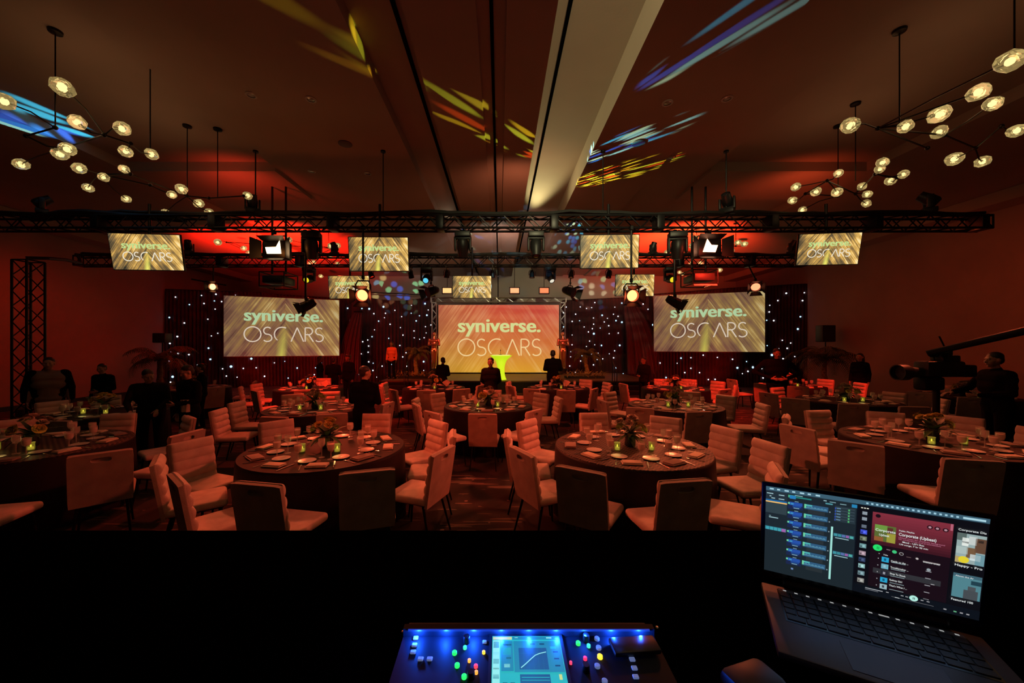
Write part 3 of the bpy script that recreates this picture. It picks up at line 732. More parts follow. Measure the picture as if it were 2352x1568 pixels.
# ground-support tower at left with its sagging cable
tx = at(66, 600, 8.6)
truss((tx.x, 8.6, .03), (tx.x, 8.6, 3.92), .34, 'upright black truss tower standing by the left wall', name='truss_tower', up=Vector((0, 1, 0)), bay=.36)
m_ = MB(); m_.rbox((tx.x, 8.6, .015), (.8, .8, .03), .01, 1); tag(m_.build('tower_base_plate', blackmetal), 'steel base plate under the left truss tower', 'base plate')
m_ = MB(); c0 = at(60, 592, 8.6); c1 = at(170, 590, 9.8)
m_.path([c0, at(110, 593, 8.9), at(150, 596, 9.4), at(185, 604, 10), at(182, 592, 10.4), at(175, 584, 10.8), Vector((a0 + .1, Y2T, Z2T + .19))], .04, 7)
tag(m_.build('slack_cable', cable_m), 'slack black cable from the left tower up to the far truss', 'cable')
# steel wires from trusses to the ceiling and short hanging points
def hang(px, Y, z0, label, r=.010, knob=True):
    x = sx(px, Y); t = thing('rigging_point', label, 'rigging', (x, Y, z0), 0, 'rigging points on the trusses'); m_ = MB(); m_.tube((0, 0, 0), (0, 0, ZC - z0), r, r, 6); m_.build('wire', blackmetal, t)
    m_ = MB(); m_.lathe([(0, 0), (.05, 0), (.05, -.03), (0, -.03)], 12, (0, 0, ZC - z0 - .001)); m_.build('ceiling_plate', blackmetal, t)
hang(587, 7.5, ZT + .3, 'thin rod from the ceiling down to the left top light of the near truss', .012)
hang(1668, 7.5, ZT + .3, 'thin rod from the ceiling down to the right top light of the near truss', .012)
hang(880, 7.5, ZT + .16, 'hanging wire above the left middle monitor on the near truss')
hang(1385, 7.5, ZT + .16, 'hanging wire above the right middle monitor on the near truss')

# ------------------------------------------------------------------ fixtures
lens_off = mat('lens_dark', (.02, .02, .025), .08, spec=.8)
def moving_head(name_label, loc, rz=0, tilt=0.0, up=False, s=1.0, lens=None, cat='stage light', grp='moving head lights on the trusses'):
    """origin at the clamp; hangs down (or stands up) from there"""
    t = thing('moving_head_light', name_label, cat, loc, rz, grp); k = 1 if up else -1
    m_ = MB(); m_.rbox((0, 0, k * .09 * s), (.34 * s, .26 * s, .12 * s), .02 * s, 2); m_.box((0, 0, k * .02 * s), (.10 * s, .06 * s, .05 * s)); m_.build('base', blackplastic, t)
    m_ = MB()
    for sx_ in (-1, 1): m_.rbox((sx_ * .165 * s, 0, k * .29 * s), (.05 * s, .12 * s, .32 * s), .02 * s, 2)
    m_.rbox((0, 0, k * .17 * s), (.36 * s, .13 * s, .05 * s), .02 * s, 2); m_.build('yoke', blackplastic, t)
    R = Rx(tilt); c = Vector((0, 0, k * .38 * s)); m_ = MB()
    m_.lathe([(0, -.20 * s), (.09 * s, -.20 * s), (.125 * s, -.15 * s), (.13 * s, 0), (.115 * s, .08 * s), (.105 * s, .19 * s), (.085 * s, .19 * s), (.085 * s, .17 * s), (0, .17 * s)], 18, c, R @ Rx(-k * PI / 2 if False else PI) if not up else R)
    hd = m_.build('head', blackplastic, t)
    axis = (R @ Vector((0, 0, 1))) if up else (R @ Vector((0, 0, -1)))
    m_ = MB(); m_.lathe([(0, 0), (.082 * s, 0), (.07 * s, .018 * s), (.03 * s, .028 * s), (0, .03 * s)], 16, c + axis * (.172 * s), axis.to_track_quat('Z', 'Y').to_matrix()); m_.build('lens', lens or lens_off, hd)
    return t
def par_can(name_label, loc, direction, s=1.0, lens=None, doors=True, drop=.16, grp='wash lights with barn doors', cat='stage light', name='par_can_light', bar=.07):
    """origin at the clamp on top; body points along 'direction'"""
    t = thing(name, name_label, cat, loc, 0, grp); d = Vector(direction).normalized(); c = Vector((0, 0, -.10 - drop * s)); R = d.to_track_quat('Z', 'Y').to_matrix()
    m_ = MB(); m_.rbox((0, 0, -.03 + (.02 if bar > .1 else 0)), (.05, bar, .08), .01, 1); m_.tube((0, 0, -.05), (0, 0, -.10), .012, .012, 6); m_.build('clamp', blackmetal, t)
    side = Vector((d.y, -d.x, 0)).normalized() if abs(d.z) < .98 else Vector((1, 0, 0)); w_ = .125 * s
    m_ = MB(); top = Vector((0, 0, -.10)); m_.path([c + side * w_, c + side * w_ + Vector((0, 0, drop * s * .7)), top + side * w_ * .7, top - side * w_ * .7, c - side * w_ + Vector((0, 0, drop * s * .7)), c - side * w_], .010 * s + .003, 6); m_.build('yoke', blackmetal, t)
    m_ = MB(); m_.lathe([(0, -.20 * s), (.06 * s, -.20 * s), (.09 * s, -.15 * s), (.105 * s, -.04 * s), (.115 * s, .10 * s), (.10 * s, .10 * s), (.095 * s, .02 * s), (0, .0)], 18, c, R); body = m_.build('body', blackmetal, t)
    m_ = MB(); m_.lathe([(0, .02 * s), (.094 * s, .02 * s), (.08 * s, .045 * s), (.04 * s, .06 * s), (0, .064 * s)], 18, c, R); m_.build('lens', lens or lens_off, body)
    if doors:
        for k in range(4):
            a = k * PI / 2; wd = .11 * s; vs = []
            for (rr, z, ww) in ((.108, .10, .085), (.17, .21, .13)):
                for sg in (-1, 1): vs.append(c + R @ (Rz(a) @ Vector((rr * s, sg * ww * s, z * s))))
            vs2 = [v + R @ (Rz(a) @ Vector((.006 * s, 0, 0))) for v in vs]
            m_ = MB(); m_.add(vs + vs2, [(0, 1, 3, 2), (4, 6, 7, 5), (0, 2, 6, 4), (1, 5, 7, 3), (2, 3, 7, 6), (0, 4, 5, 1)]); m_.build('barn_door', blackmetal, t, smooth=False)
    return t
def drop_pipe(px, Y, ztop, zbot, label):
    m_ = MB(); m_.tube((0, 0, 0), (0, 0, ztop - zbot), .022, .022, 8); m_.rbox((0, 0, ztop - zbot - .03), (.07, .09, .09), .01, 1)
    return tag(m_.build('drop_pipe', blackmetal, None, (sx(px, Y), Y, zbot)), label, 'pipe', 'drop pipes below the near truss')

warm_lens = glow('hot_lens', (1, .62, .30), 9.0); red_lens = glow('red_hot_lens', (1, .16, .05), 7.0); orange_lens = glow('orange_lens', (1, .30, .10), 3.0)
yel_lens = glow('yellow_lens', (.9, .72, .02), 1.0); cyan_lens = glow('cyan_lens', (.10, .55, .75), 1.2); dimred = glow('dim_red_lens', (.9, .03, .01), 1.0); white_l = glow('white_lens', (.8, .75, .6), 1.0)
# on top of the near truss
moving_head('moving head standing on the near truss at far left', (sx(98, 7.5), 7.5, ZT + .17), 2.4, .9, True, .72)
moving_head('moving head standing on the near truss left of centre', (sx(580, 7.5), 7.5, ZT + .17), .6, .5, True, .72)
moving_head('moving head standing on the near truss right of centre', (sx(1670, 7.5), 7.5, ZT + .17), -.8, .8, True, .78)
moving_head('moving head standing on the near truss at far right', (sx(2132, 7.5), 7.5, ZT + .17), -2.2, .9, True, .85)
# beneath the near truss
zb = ZT - .15
for px, rz, tl, s_, ds in ((716, .2, .3, 1.25, 'left of the upper middle-left monitor'), (1063, 0, .35, 1.15, 'left of centre under the near truss'), (1231, 0, -.2, 1.15, 'right of centre under the near truss'), (1556, -.2, .2, 1.25, 'between the right monitor and the lit floodlight')):
    moving_head('large black moving head hanging ' + ds, (sx(px, 7.5), 7.5, zb), rz, tl, False, s_ * .80, grp='moving heads hanging under the near truss')
# floodlights with a bright, door-cut opening
def flood(label, px, py, cut, lens, flip=1):
    p = at(px, py, 7.5); t = thing('floodlight', label, 'stage light', (p.x, 7.5, zb), 0, 'lit floodlights under the near truss'); dz = p.z - zb
    m_ = MB(); m_.rbox((0, 0, -.03), (.06, .08, .08), .01, 1); m_.path([(-.26, .08, dz), (-.26, .08, dz + .16), (-.20, .05, -.09), (.20, .05, -.09), (.26, .08, dz + .16), (.26, .08, dz)], .014, 6); m_.build('yoke', blackmetal, t)
    m_ = MB(); m_.rbox((0, .10, dz), (.48, .26, .36), .03, 2); b_ = m_.build('housing', blackmetal, t)
    sh = MB(); poly = [(x * .135 * flip, z * .12 + dz) for x, z in cut]; sh.prism(poly, -.045, -.034); sh.build('lit_opening', lens, b_, smooth=False)
    for k, (vx, vz) in enumerate(((-1, 0), (1, 0), (0, 1), (0, -1))):
        m_ = MB(); w1, w2 = .17, .22
        if vx: vs = [(vx * .24, -.03, dz - w1), (vx * .24, -.03, dz + w1), (vx * .40, -.16, dz + w2), (vx * .40, -.16, dz - w2)]
        else: vs = [(-.23, -.03, dz + vz * .17), (.23, -.03, dz + vz * .17), (.27, -.17, dz + vz * .24), (-.27, -.17, dz + vz * .24)]
        m_.add(vs + [(x, y + .006, z) for x, y, z in vs], [(0, 1, 2, 3), (7, 6, 5, 4), (0, 4, 5, 1), (1, 5, 6, 2), (2, 6, 7, 3), (3, 7, 4, 0)]); m_.build('barn_door', blackmetal, t, smooth=False)
    return p
flood('lit amber floodlight with L-shaped glow, under the near truss at left', 630, 573, [(-1.15, .3), (-.9, -.75), (1.2, -.75), (.95, 1.4), (.45, .35)], warm_lens)
flood('lit red-orange floodlight with wedge glow, under the near truss at right', 1629, 569, [(-1.1, -.75), (-.45, 1.4), (.15, .4), (1.1, .35), (.75, -.8)], mat('hot_lens_red', (.01, .01, .01), emit=(1, .42, .22), es=9))
pp = at(630, 573, 7.2); point((pp.x, 7.15, pp.z), (1, .30, .06), 5, .1, 'flood_lamp')
pp = at(1629, 569, 7.2); point((pp.x, 7.15, pp.z), (1, .07, .03), 6, .1, 'flood_lamp')
# pars on drop pipes
drop_pipe(702, 7.5, zb, at(0, 690, 7.5).z + .0, 'long drop pipe hanging beside the left yellow-lens light'); drop_pipe(1549, 7.5, zb, at(0, 680, 7.5).z, 'long drop pipe hanging beside the right yellow-lens light')
par_can('barn-door light facing left before the left screen corner', (sx(705, 7.5), 7.5, at(0, 684, 7.5).z), (-.8, -.2, -.45), .9, dimred, drop=.06)
par_can('barn-door light facing right before the right screen corner', (sx(1550, 7.5), 7.5, at(0, 676, 7.5).z), (.8, -.2, -.5), .9, dimred, drop=.06)
par_can('glowing red light hanging below the left middle monitor', (sx(834, 7.3), 7.3, at(0, 633, 7.3).z), (.12, -1, -.28), 1.15, red_lens, drop=.24)
drop_pipe(834, 7.3, ZT - .13, at(0, 634, 7.3).z, 'drop pipe behind the left middle monitor')
par_can('glowing red light hanging before the upper right small monitor', (sx(1450, 7.3), 7.3, at(0, 640, 7.3).z), (-.05, -1, -.2), 1.15, red_lens, drop=.20)
drop_pipe(1450, 7.3, ZT - .13, at(0, 641, 7.3).z, 'drop pipe above the right glowing red light')
pp = at(841, 686, 6.9); point((pp.x, 6.9, pp.z), (1, .08, .03), 5, .08, 'par_lamp'); pp = at(1447, 688, 6.9); point((pp.x, 6.9, pp.z), (1, .08, .03), 5, .08, 'par_lamp')
par_can('small lit orange light above the starry drape at far left', (sx(490, 11), 11.0, at(0, 648, 11).z), (.35, -1, -.1), .95, glow('amber_hot', (1, .35, .12), 5.0), drop=.04)
m_ = MB(); q0 = at(440, 641, 11); m_.tube(q0, at(520, 655, 11.2), .02, .02, 6); m_.tube((sx(490, 11), 11.0, at(0, 650, 11).z), (sx(490, 11), 11.0, Z2T - .13), .02, .02, 6); tag(m_.build('side_boom', blackmetal), 'black boom pipe carrying the far-left orange light', 'pipe')
par_can('barn-door light over the right screen top corner', (sx(1735, 10.6), 10.6, at(0, 640, 10.6).z), (-.5, -.9, -.4), 1.2, glow('amber_dim', (1, .22, .10), 2.5), drop=.10)
m_ = MB(); m_.tube((sx(1735, 10.6), 10.6, at(0, 641, 10.6).z), (sx(1735, 10.6), 10.9, Z2T - .13), .02, .02, 6); tag(m_.build('drop_pipe', blackmetal), 'drop pipe above the light over the right screen', 'pipe')
# below / on the far truss
zb2 = Z2T - .16
moving_head('moving head with yellow lens, left, under the far truss', (sx(710, 11), 11, zb2), 0, -1.2, False, .95, yel_lens, grp='moving heads hanging under the far truss')
moving_head('moving head with yellow lens, right, under the far truss', (sx(1539, 11), 11, zb2), 0, -1.25, False, .95, yel_lens, grp='moving heads hanging under the far truss')
moving_head('moving head with cyan lens under the far truss, left of centre', (sx(980, 11), 11, zb2), 0, -1.1, False, .95, cyan_lens, grp='moving heads hanging under the far truss')
moving_head('moving head with blue speckles, right of centre under the far truss', (sx(1264, 11), 11, zb2), .4, -.7, False, .85, white_l, grp='moving heads hanging under the far truss')
moving_head('small moving head standing on the far truss at left', (sx(432, 11), 11, Z2T + .17), .6, .7, True, .8)
moving_head('small moving head standing on the far truss beside the left lit floodlight', (sx(768, 11), 11, Z2T + .17), -.6, .5, True, .7)
moving_head('small moving head standing on the far truss, centre right', (sx(1500, 11), 11, Z2T + .17), .6, .4, True, .7)
moving_head('small moving head standing on the far truss at right end', (sx(1820, 11), 11, Z2T + .17), .5, .6, True, .8)
for px, dirv, lens, ds in ((853, (.5, -.2, -1), dimred, 'beneath the left middle monitor'), (944, (.25, -.1, -1), lens_off, 'right of the left middle monitor'), (1028 - 2, (-.1, .1, -1), None, 'left of the small centre monitor'), (1131, (0, .1, -1), yel_lens, 'right of the small centre monitor'), (1222, (0, -.1, -1), orange_lens, 'right of centre, pointing down'), (1312, (-.1, -.1, -1), orange_lens, 'left of the right middle monitor'), (1398, (-.15, -.1, -1), dimred, 'beneath the right middle monitor')):
    t = par_can('slim profile spotlight hanging from the far truss ' + ds, (sx(px, 11), 11, zb2), dirv, .72, lens, False, .22, 'slim profile lights under the far truss', name='profile_light', bar=.30)
par_can('round scoop light at the left shoulder of the main screen', (sx(990, 11.2), 11.2, at(0, 648, 11.2).z), (-.6, -.5, -.3), 1.3, dimred, drop=.14)
par_can('round scoop light at the right shoulder of the main screen', (sx(1310, 11.2), 11.2, at(0, 648, 11.2).z), (.6, -.5, -.3), 1.3, dimred, drop=.14)
m_ = MB()
m_.tube((sx(990, 11.2), 11.2, at(0, 648, 11.2).z), (sx(990, 11.2), 11.1, zb2), .018, .018, 6); tag(m_.build('drop_pipe', blackmetal), 'drop pipe above the left scoop light', 'pipe')
m_ = MB(); m_.tube((sx(1310, 11.2), 11.2, at(0, 648, 11.2).z), (sx(1310, 11.2), 11.1, zb2), .018, .018, 6); tag(m_.build('drop_pipe', blackmetal), 'drop pipe above the right scoop light', 'pipe')
# projectors in their hanging cages
for px, py, ds in ((641, 645, 'left'), (1605, 640, 'right')):
    c = at(px, py, 9.2); t = thing('projector', 'black caged projector hanging above the %s screen' % ds, 'projector', c, 0, 'caged projectors')
    m_ = MB(); m_.rbox((0, 0, 0), (.50, .56, .18), .02, 2); m_.build('body', blackplastic, t)
    m_ = MB(); m_.tube((0, .28, 0), (0, .40, 0), .07, .06, 14); m_.build('projection_lens', lens_off, t)
    m_ = MB()
    for xx in (-.3, .3):
        for yy in (-.3, .3):
            m_.tube((xx, yy, -.17), (xx, yy, .17), .014, .014, 6)
        m_.tube((xx, -.3, -.17), (xx, .3, -.17), .014, .014, 6); m_.tube((xx, -.3, .17), (xx, .3, .17), .014, .014, 6)
    for zz in (-.17, .17):
        for yy in (-.3, .3): m_.tube((-.3, yy, zz), (.3, yy, zz), .014, .014, 6)
    m_.build('cage', blackmetal, t)
    m_ = MB(); m_.box((0, -.305, -.20), (.56, .01, .035)); m_.build('front_strip', mat('grey_strip', (.35, .30, .27), .5), t)
    m_ = MB()
    for xx in (-.17, .17): m_.tube((xx, 0, .17), (xx, 0, ZC - c.z), .025, .025, 6)
    m_.build('hanger', blackmetal, t)
# square orange blinder panels high on the back
for px, e, ds in ((1027, (1, .42, .15), 'pale orange, left of the small centre monitor'), (1182, (1, .30, .13), 'orange with red rim, middle one'), (1250, (1, .16, .06), 'deep orange, rightmost one')):
    c = at(px, 667, 18.0); t = thing('panel_light', 'square lit blinder panel above the main screen, ' + ds, 'stage light', c, 0, 'blinder panels above the main screen')
    m_ = MB(); m_.rbox((0, .06, 0), (.52, .12, .34), .02, 2); m_.build('housing', blackplastic, t); m_ = MB(); m_.rbox((0, -.006, 0), (.42, .012, .24), .004, 1); m_.build('lit_face', glow('blinder_%d' % px, e, 1.6), t)
    m_ = MB(); m_.tube((0, .06, .17), (0, .06, ZC - c.z), .015, .015, 6); m_.build('hanger', blackmetal, t)

# ------------------------------------------------------------------ show graphic for the screens
def show_mat(name, gain=1.0, red=0.0, dark=(.045, .035, .03), ct=1.0, cols=((.28, .15, .07), (.55, .32, .10), (.85, .52, .17), (1.0, .72, .34)), bias=.40):
    m = bpy.data.materials.new(name); m.use_nodes = True; nt = m.node_tree; N = nt.nodes; L = nt.links; b = N['Principled BSDF']; b.inputs['Base Color'].default_value = (.02, .02, .02, 1); b.inputs['Roughness'].default_value = .5
    tc = N.new('ShaderNodeTexCoord'); sp = N.new('ShaderNodeSeparateXYZ'); L.new(tc.outputs['UV'], sp.inputs[0])
    def q(op, a, bb=None, c=None, clamp=False):
        n = N.new('ShaderNodeMath'); n.operation = op; n.use_clamp = clamp
        for i, x in enumerate((a, bb, c)):
            if x is None: continue
            if isinstance(x, (int, float)): n.inputs[i].default_value = x
            else: L.new(x, n.inputs[i])
        return n.outputs[0]
    u = q('MULTIPLY', q('SUBTRACT', sp.outputs[0], .51), 1.78); v = sp.outputs[1]; au = q('ABSOLUTE', u); sg = q('SIGN', u)
    d = q('ADD', v, q('MULTIPLY', au, 1.45)); e = q('SUBTRACT', v, q('MULTIPLY', au, .69))
    def noise(sd, se, off, det=2):
        cb = N.new('ShaderNodeCombineXYZ'); L.new(q('MULTIPLY', d, sd), cb.inputs[0]); L.new(q('MULTIPLY', e, se), cb.inputs[1]); L.new(q('ADD', q('MULTIPLY', sg, 7.3), off), cb.inputs[2])
        n = N.new('ShaderNodeTexNoise'); n.inputs['Scale'].default_value = 1; n.inputs['Detail'].default_value = det; L.new(cb.outputs[0], n.inputs['Vector']); return n.outputs['Fac']
    a1 = noise(8.5, .6, 0, 2); a2 = noise(34, 1.2, 11, 0); a3 = noise(2.2, 2.2, 23, 2)
    s_ = q('ADD', q('MULTIPLY', q('SUBTRACT', a1, .5), 1.9 * ct), q('MULTIPLY', q('SUBTRACT', a2, .5), .75 * ct))
    s_ = q('ADD', s_, q('MULTIPLY', q('SUBTRACT', a3, .5), 1.2))
    s_ = q('ADD', s_, q('MULTIPLY', u, .20)); s_ = q('ADD', s_, q('MULTIPLY', v, .16)); s_ = q('ADD', s_, bias)
    for d0, wd_, am in ((.90, .010, .30), (.82, .006, .24), (.76, .008, .26), (1.02, .005, .18), (1.10, .009, .2), (.66, .005, .16)):
        s_ = q('ADD', s_, q('MULTIPLY', q('SUBTRACT', 1.0, q('DIVIDE', q('ABSOLUTE', q('SUBTRACT', d, d0)), wd_), clamp=True), am))
    rp = N.new('ShaderNodeValToRGB'); el = rp.color_ramp.elements; el[0].position = 0; el[0].color = (*dark, 1); el[1].position = 1; el[1].color = (*cols[3], 1)
    k = el.new(.35); k.color = (*cols[0], 1); k = el.new(.62); k.color = (*cols[1], 1); k = el.new(.8); k.color = (*cols[2], 1)
    L.new(s_, rp.inputs[0])
    # statuette-like soft pillar of light low in the middle
    p1 = q('SUBTRACT', 1.0, q('DIVIDE', q('ABSOLUTE', q('SUBTRACT', u, q('MULTIPLY', q('SUBTRACT', v, .55), .12))), .095), clamp=True); p2 = q('SUBTRACT', 1.0, q('MULTIPLY', v, 1.75), clamp=True)
    pil = q('MULTIPLY', p1, p2)
    mx = N.new('ShaderNodeMix'); mx.data_type = 'RGBA'; L.new(pil, mx.inputs['Factor']); L.new(rp.outputs[0], mx.inputs['A']); mx.inputs['B'].default_value = (.95, .9, .16, 1); out = mx.outputs['Result']
    if red:  # red light on the main screen put into its picture as a gradient
        g_ = N.new('ShaderNodeValToRGB'); ge = g_.color_ramp.elements; ge[0].position = 0; ge[0].color = (.95, .45, .02, 1); ge[1].position = 1; ge[1].color = (.72, .055, .035, 1); k = ge.new(.45); k.color = (.80, .20, .04, 1)
        L.new(q('ADD', v, q('MULTIPLY', u, .12)), g_.inputs[0])
        hl = N.new('ShaderNodeMix'); hl.data_type = 'RGBA'; hl.blend_type = 'SCREEN'; L.new(q('MULTIPLY', q('SUBTRACT', s_, .50, clamp=True), .32), hl.inputs['Factor']); L.new(g_.outputs[0], hl.inputs['A']); hl.inputs['B'].default_value = (.95, .55, .25, 1)
        m2 = N.new('ShaderNodeMix'); m2.data_type = 'RGBA'; m2.blend_type = 'MIX'
        L.new(q('SUBTRACT', red, q('MULTIPLY', q('SUBTRACT', .75, q('ADD', u, .9), clamp=True), .55), clamp=True), m2.inputs['Factor']); L.new(out, m2.inputs['A']); L.new(hl.outputs['Result'], m2.inputs['B']); out = m2.outputs['Result']
    L.new(out, b.inputs['Emission Color']); b.inputs['Emission Strength'].default_value = gain; return m
def ribbon(pts, w, closed=False):
    """flat ribbon in the x-z plane"""
    m_ = MB(); n = len(pts); vs = []
    for i in range(n):
        if closed: a, b_ = pts[i - 1], pts[(i + 1) % n]
        else: a, b_ = pts[max(0, i - 1)], pts[min(n - 1, i + 1)]
        t_ = Vector((b_[0] - a[0], b_[1] - a[1])); t_.normalize(); nn = Vector((-t_.y, t_.x)) * w / 2
        vs += [(pts[i][0] + nn.x, 0, pts[i][1] + nn.y), (pts[i][0] - nn.x, 0, pts[i][1] - nn.y)]
    fs = [(2 * i, 2 * i + 1, 2 * ((i + 1) % n) + 1, 2 * ((i + 1) % n)) for i in range(n if closed else n - 1)]
    m_.add(vs, fs); return m_
def arc(cx_, cy_, rx, ry, a0_, a1_, n=20):
    return [(cx_ + rx * math.cos(math.radians(a0_ + (a1_ - a0_) * k / n)), cy_ + ry * math.sin(math.radians(a0_ + (a1_ - a0_) * k / n))) for k in range(n + 1)]
def big_word(st=.062):
    m_ = MB(); st2 = st
    def s_letter(x): 
        return arc(x + .32, .735, .235, .235, 40, 265, 16)[:-1] + arc(x + .30, .265, .27, .24, 85, -140, 16)
    m_.merge(ribbon(arc(.51, .5, .485, .485, 0, 354, 40) , st, True))
    m_.merge(ribbon(s_letter(1.07), st))
    m_.merge(ribbon(arc(2.27, .5, .48, .485, 62, 205, 22), st)); m_.merge(ribbon(arc(2.27, .5, .48, .485, 205, 232, 8), st * .8))
    m_.merge(ribbon([(2.80, .02), (3.18, .97)], st)); m_.merge(ribbon([(3.18, .97), (3.58, .02)], st)); 
    m_.merge(ribbon([(3.68, .02), (3.68, .97)], st)); m_.merge(ribbon([(3.68, .97)] + arc(3.90, .735, .24, .235, 90, -90, 14) + [(3.68, .50)], st)); m_.merge(ribbon([(3.90, .5), (4.20, .02)], st))
    m_.merge(ribbon(s_letter(4.26), st))
    return m_
txt_main = glow('word_pale_yellow', (.62, .64, .26), 1.0); txt_side = glow('word_pale_green', (.40, .58, .32), 1.0); txt_tv = glow('word_tv', (.52, .70, .26), 1.0)
thin_main = glow('thin_word_cream', (.85, .60, .28), 1.0); thin_side = glow('thin_word_white', (.66, .56, .44), 1.0); thin_tv = glow('thin_word_tv', (.85, .78, .62), 1.0)
def put_show(parent, W, H, m, y=0.0, main=False, name='display'):
    """picture plane centred at the parent's origin, facing -y, with the two words laid on it"""
    me = bpy.data.meshes.new(name); me.from_pydata([(-W / 2, y, -H / 2), (W / 2, y, -H / 2), (W / 2, y, H / 2), (-W / 2, y, H / 2)], [], [(0, 1, 2, 3)])
    uv = me.uv_layers.new(name='UVMap')
    for i, c in enumerate(((0, 0), (1, 0), (1, 1), (0, 1))): uv.data[i].uv = c
    me.materials.append(m); o = bpy.data.objects.new(name, me); COL.objects.link(o); o.parent = parent
    tb = text_mb('syniverse.', 1.0, .012); lo, hi = width(tb); xh = [v[2] for v in tb.v]; sc_ = (.68 * W) / (hi - lo)
    tb0 = tb; tb = MB()
    for sh_ in (-.020, 0, .020): tb.add([(v[0] + sh_, 0, v[2]) for v in tb0.v], tb0.f)
    ztop = max(xh); vs = H * .255 / ((ztop - min(xh)))
    mm = MB(); mm.add([((v[0] - lo) * sc_ - W * .5 + W * .164, y - .006, v[2] * vs - H * .5 + H * .60) for v in tb.v], tb.f); mm.build('bold_word', txt_main if main else (txt_tv if name == 'screen' else txt_side), parent, smooth=False)
    bw = big_word(.07 if main else (.10 if name == 'screen' else .075)); s2 = .695 * W / 4.86; s3 = .256 * H
    mm = MB(); mm.add([(v[0] * s2 - W * .5 + W * .159, y - .007, v[2] * s3 - H * .5 + H * .244) for v in bw.v], bw.f); mm.build('thin_word', thin_main if main else (thin_tv if name == 'screen' else thin_side), parent, smooth=False)
    return o
show_side = show_mat('side_screen_picture', .52, 0, (.12, .055, .045), .72, ((.34, .18, .10), (.48, .29, .10), (.75, .48, .15), (.95, .75, .35)), .42)
show_tv = show_mat('monitor_picture', 1.0, 0, (.018, .022, .018), .8, ((.20, .13, .055), (.52, .30, .075), (.90, .55, .14), (1, .80, .40)), .44)
show_main = show_mat('main_screen_picture', .76, .92, (.18, .08, .05), .9, ((.35, .18, .08), (.6, .36, .14), (.85, .55, .22), (.95, .72, .36)), .45)
scr_edge = mat('screen_frame', (.04, .02, .02), .5)
# main screen on the stage
def screen(label, pbl, pbr, W, H, zc_, m, main=False, grp=None, frame=True):
    c = (Vector(pbl) + Vector(pbr)) / 2; d = Vector(pbr) - Vector(pbl); rz = math.atan2(d.y, d.x); t = thing('projection_screen', label, 'screen', (c.x, c.y, zc_), rz, grp)
    put_show(t, W, H, m, 0, main)
    m_ = MB()
    for s_ in (-1, 1):
        m_.box((s_ * (W / 2 + .02), .03, 0), (.04, .07, H + .08)); m_.box((0, .03, s_ * (H / 2 + .02)), (W, .07, .04))
    m_.box((0, .05, 0), (W, .02, H)); m_.build('frame', scr_edge, t, smooth=False)
    return t
YM = 19.3; mw = (1284 - 1007) * YM / F; mh = (855 - 700) * YM / F
c0 = at(1145.5, 777.5, YM); screen('huge central projection screen behind the podium, red-gold picture', (c0.x - mw / 2, YM, 0), (c0.x + mw / 2, YM, 0), mw, mh, c0.z, show_main, True)
# side screens, each turned a little toward the room
def side_screen(label, pxl, tl, bl, pxr, tr, br, Hh):
    Yl = F * Hh / (bl - tl); Yr = F * Hh / (br - tr); A = at(pxl, (tl + bl) / 2, Yl); B = at(pxr, (tr + br) / 2, Yr); W = math.hypot(A.x - B.x, A.y - B.y)
    return screen(label, (A.x, A.y, 0), (B.x, B.y, 0), W, Hh, (A.z + B.z) / 2, show_side, False, 'side projection screens'), A, B
sl, LA, LB = side_screen('wide projection screen left of the stage, angled inward', 514, 680, 820, 779, 688, 815, 2.74)
sr, RA, RB = side_screen('wide projection screen right of the stage, angled inward', 1502, 681, 808, 1757, 667, 806.5, 2.74)
# hanging monitors
tvm = mat('monitor_bezel', (.008, .008, .008), .3)
def monitor(label, px, py, wpx, Y, yaw, tilt, roll=0.0, W=1.22):
    H = W * .5625; c = at(px, py, Y); t = thing('hanging_monitor', label, 'monitor', c, 0, 'monitors hung from the trusses'); t.rotation_euler = (tilt, roll, yaw)
    m_ = MB(); m_.rbox((0, .03, 0), (W + .03, .055, H + .03), .008, 2); m_.build('casing', tvm, t)
    put_show(t, W, H, show_tv, -.001, False, 'screen')
    top = ZT if Y < 9 else Z2T; m_ = MB(); Rm = t.rotation_euler.to_matrix().inverted(); up = Rm @ Vector((0, 0, 1)); a_ = Vector((0, .08, 0)); m_.tube(a_, a_ + up * (top + .35 - c.z), .028, .028, 8); m_.rbox(a_, (.25, .06, .25), .01, 1); m_.build('mounting_pole', blackmetal, t)
    return t
monitor('tilted monitor at the left end of the near truss', 337, 579, 140, 7.35, .18, .18, -.02)
monitor('gold-lit monitor left of centre under the near truss', 870, 583.5, 134, 7.35, .06, .10, -.01, 1.15)
monitor('gold-lit monitor right of centre under the near truss', 1400, 577.5, 131, 7.35, -.05, .10, 0, 1.13)
monitor('tilted monitor at the right end of the near truss', 1903, 572, 124, 7.35, -.20, .18, .02, 1.06)
monitor('small monitor under the far truss behind the left glowing red light', 802, 659.5, 90, 10.7, .08, .12, -.02, 1.13)
monitor('small monitor in the middle, just above the main screen', 1084, 659, 89, 10.7, 0, .06, 0, 1.11)
monitor('small monitor under the far truss behind the right glowing red light', 1458, 655, 87, 10.7, -.06, .10, .01, 1.08)

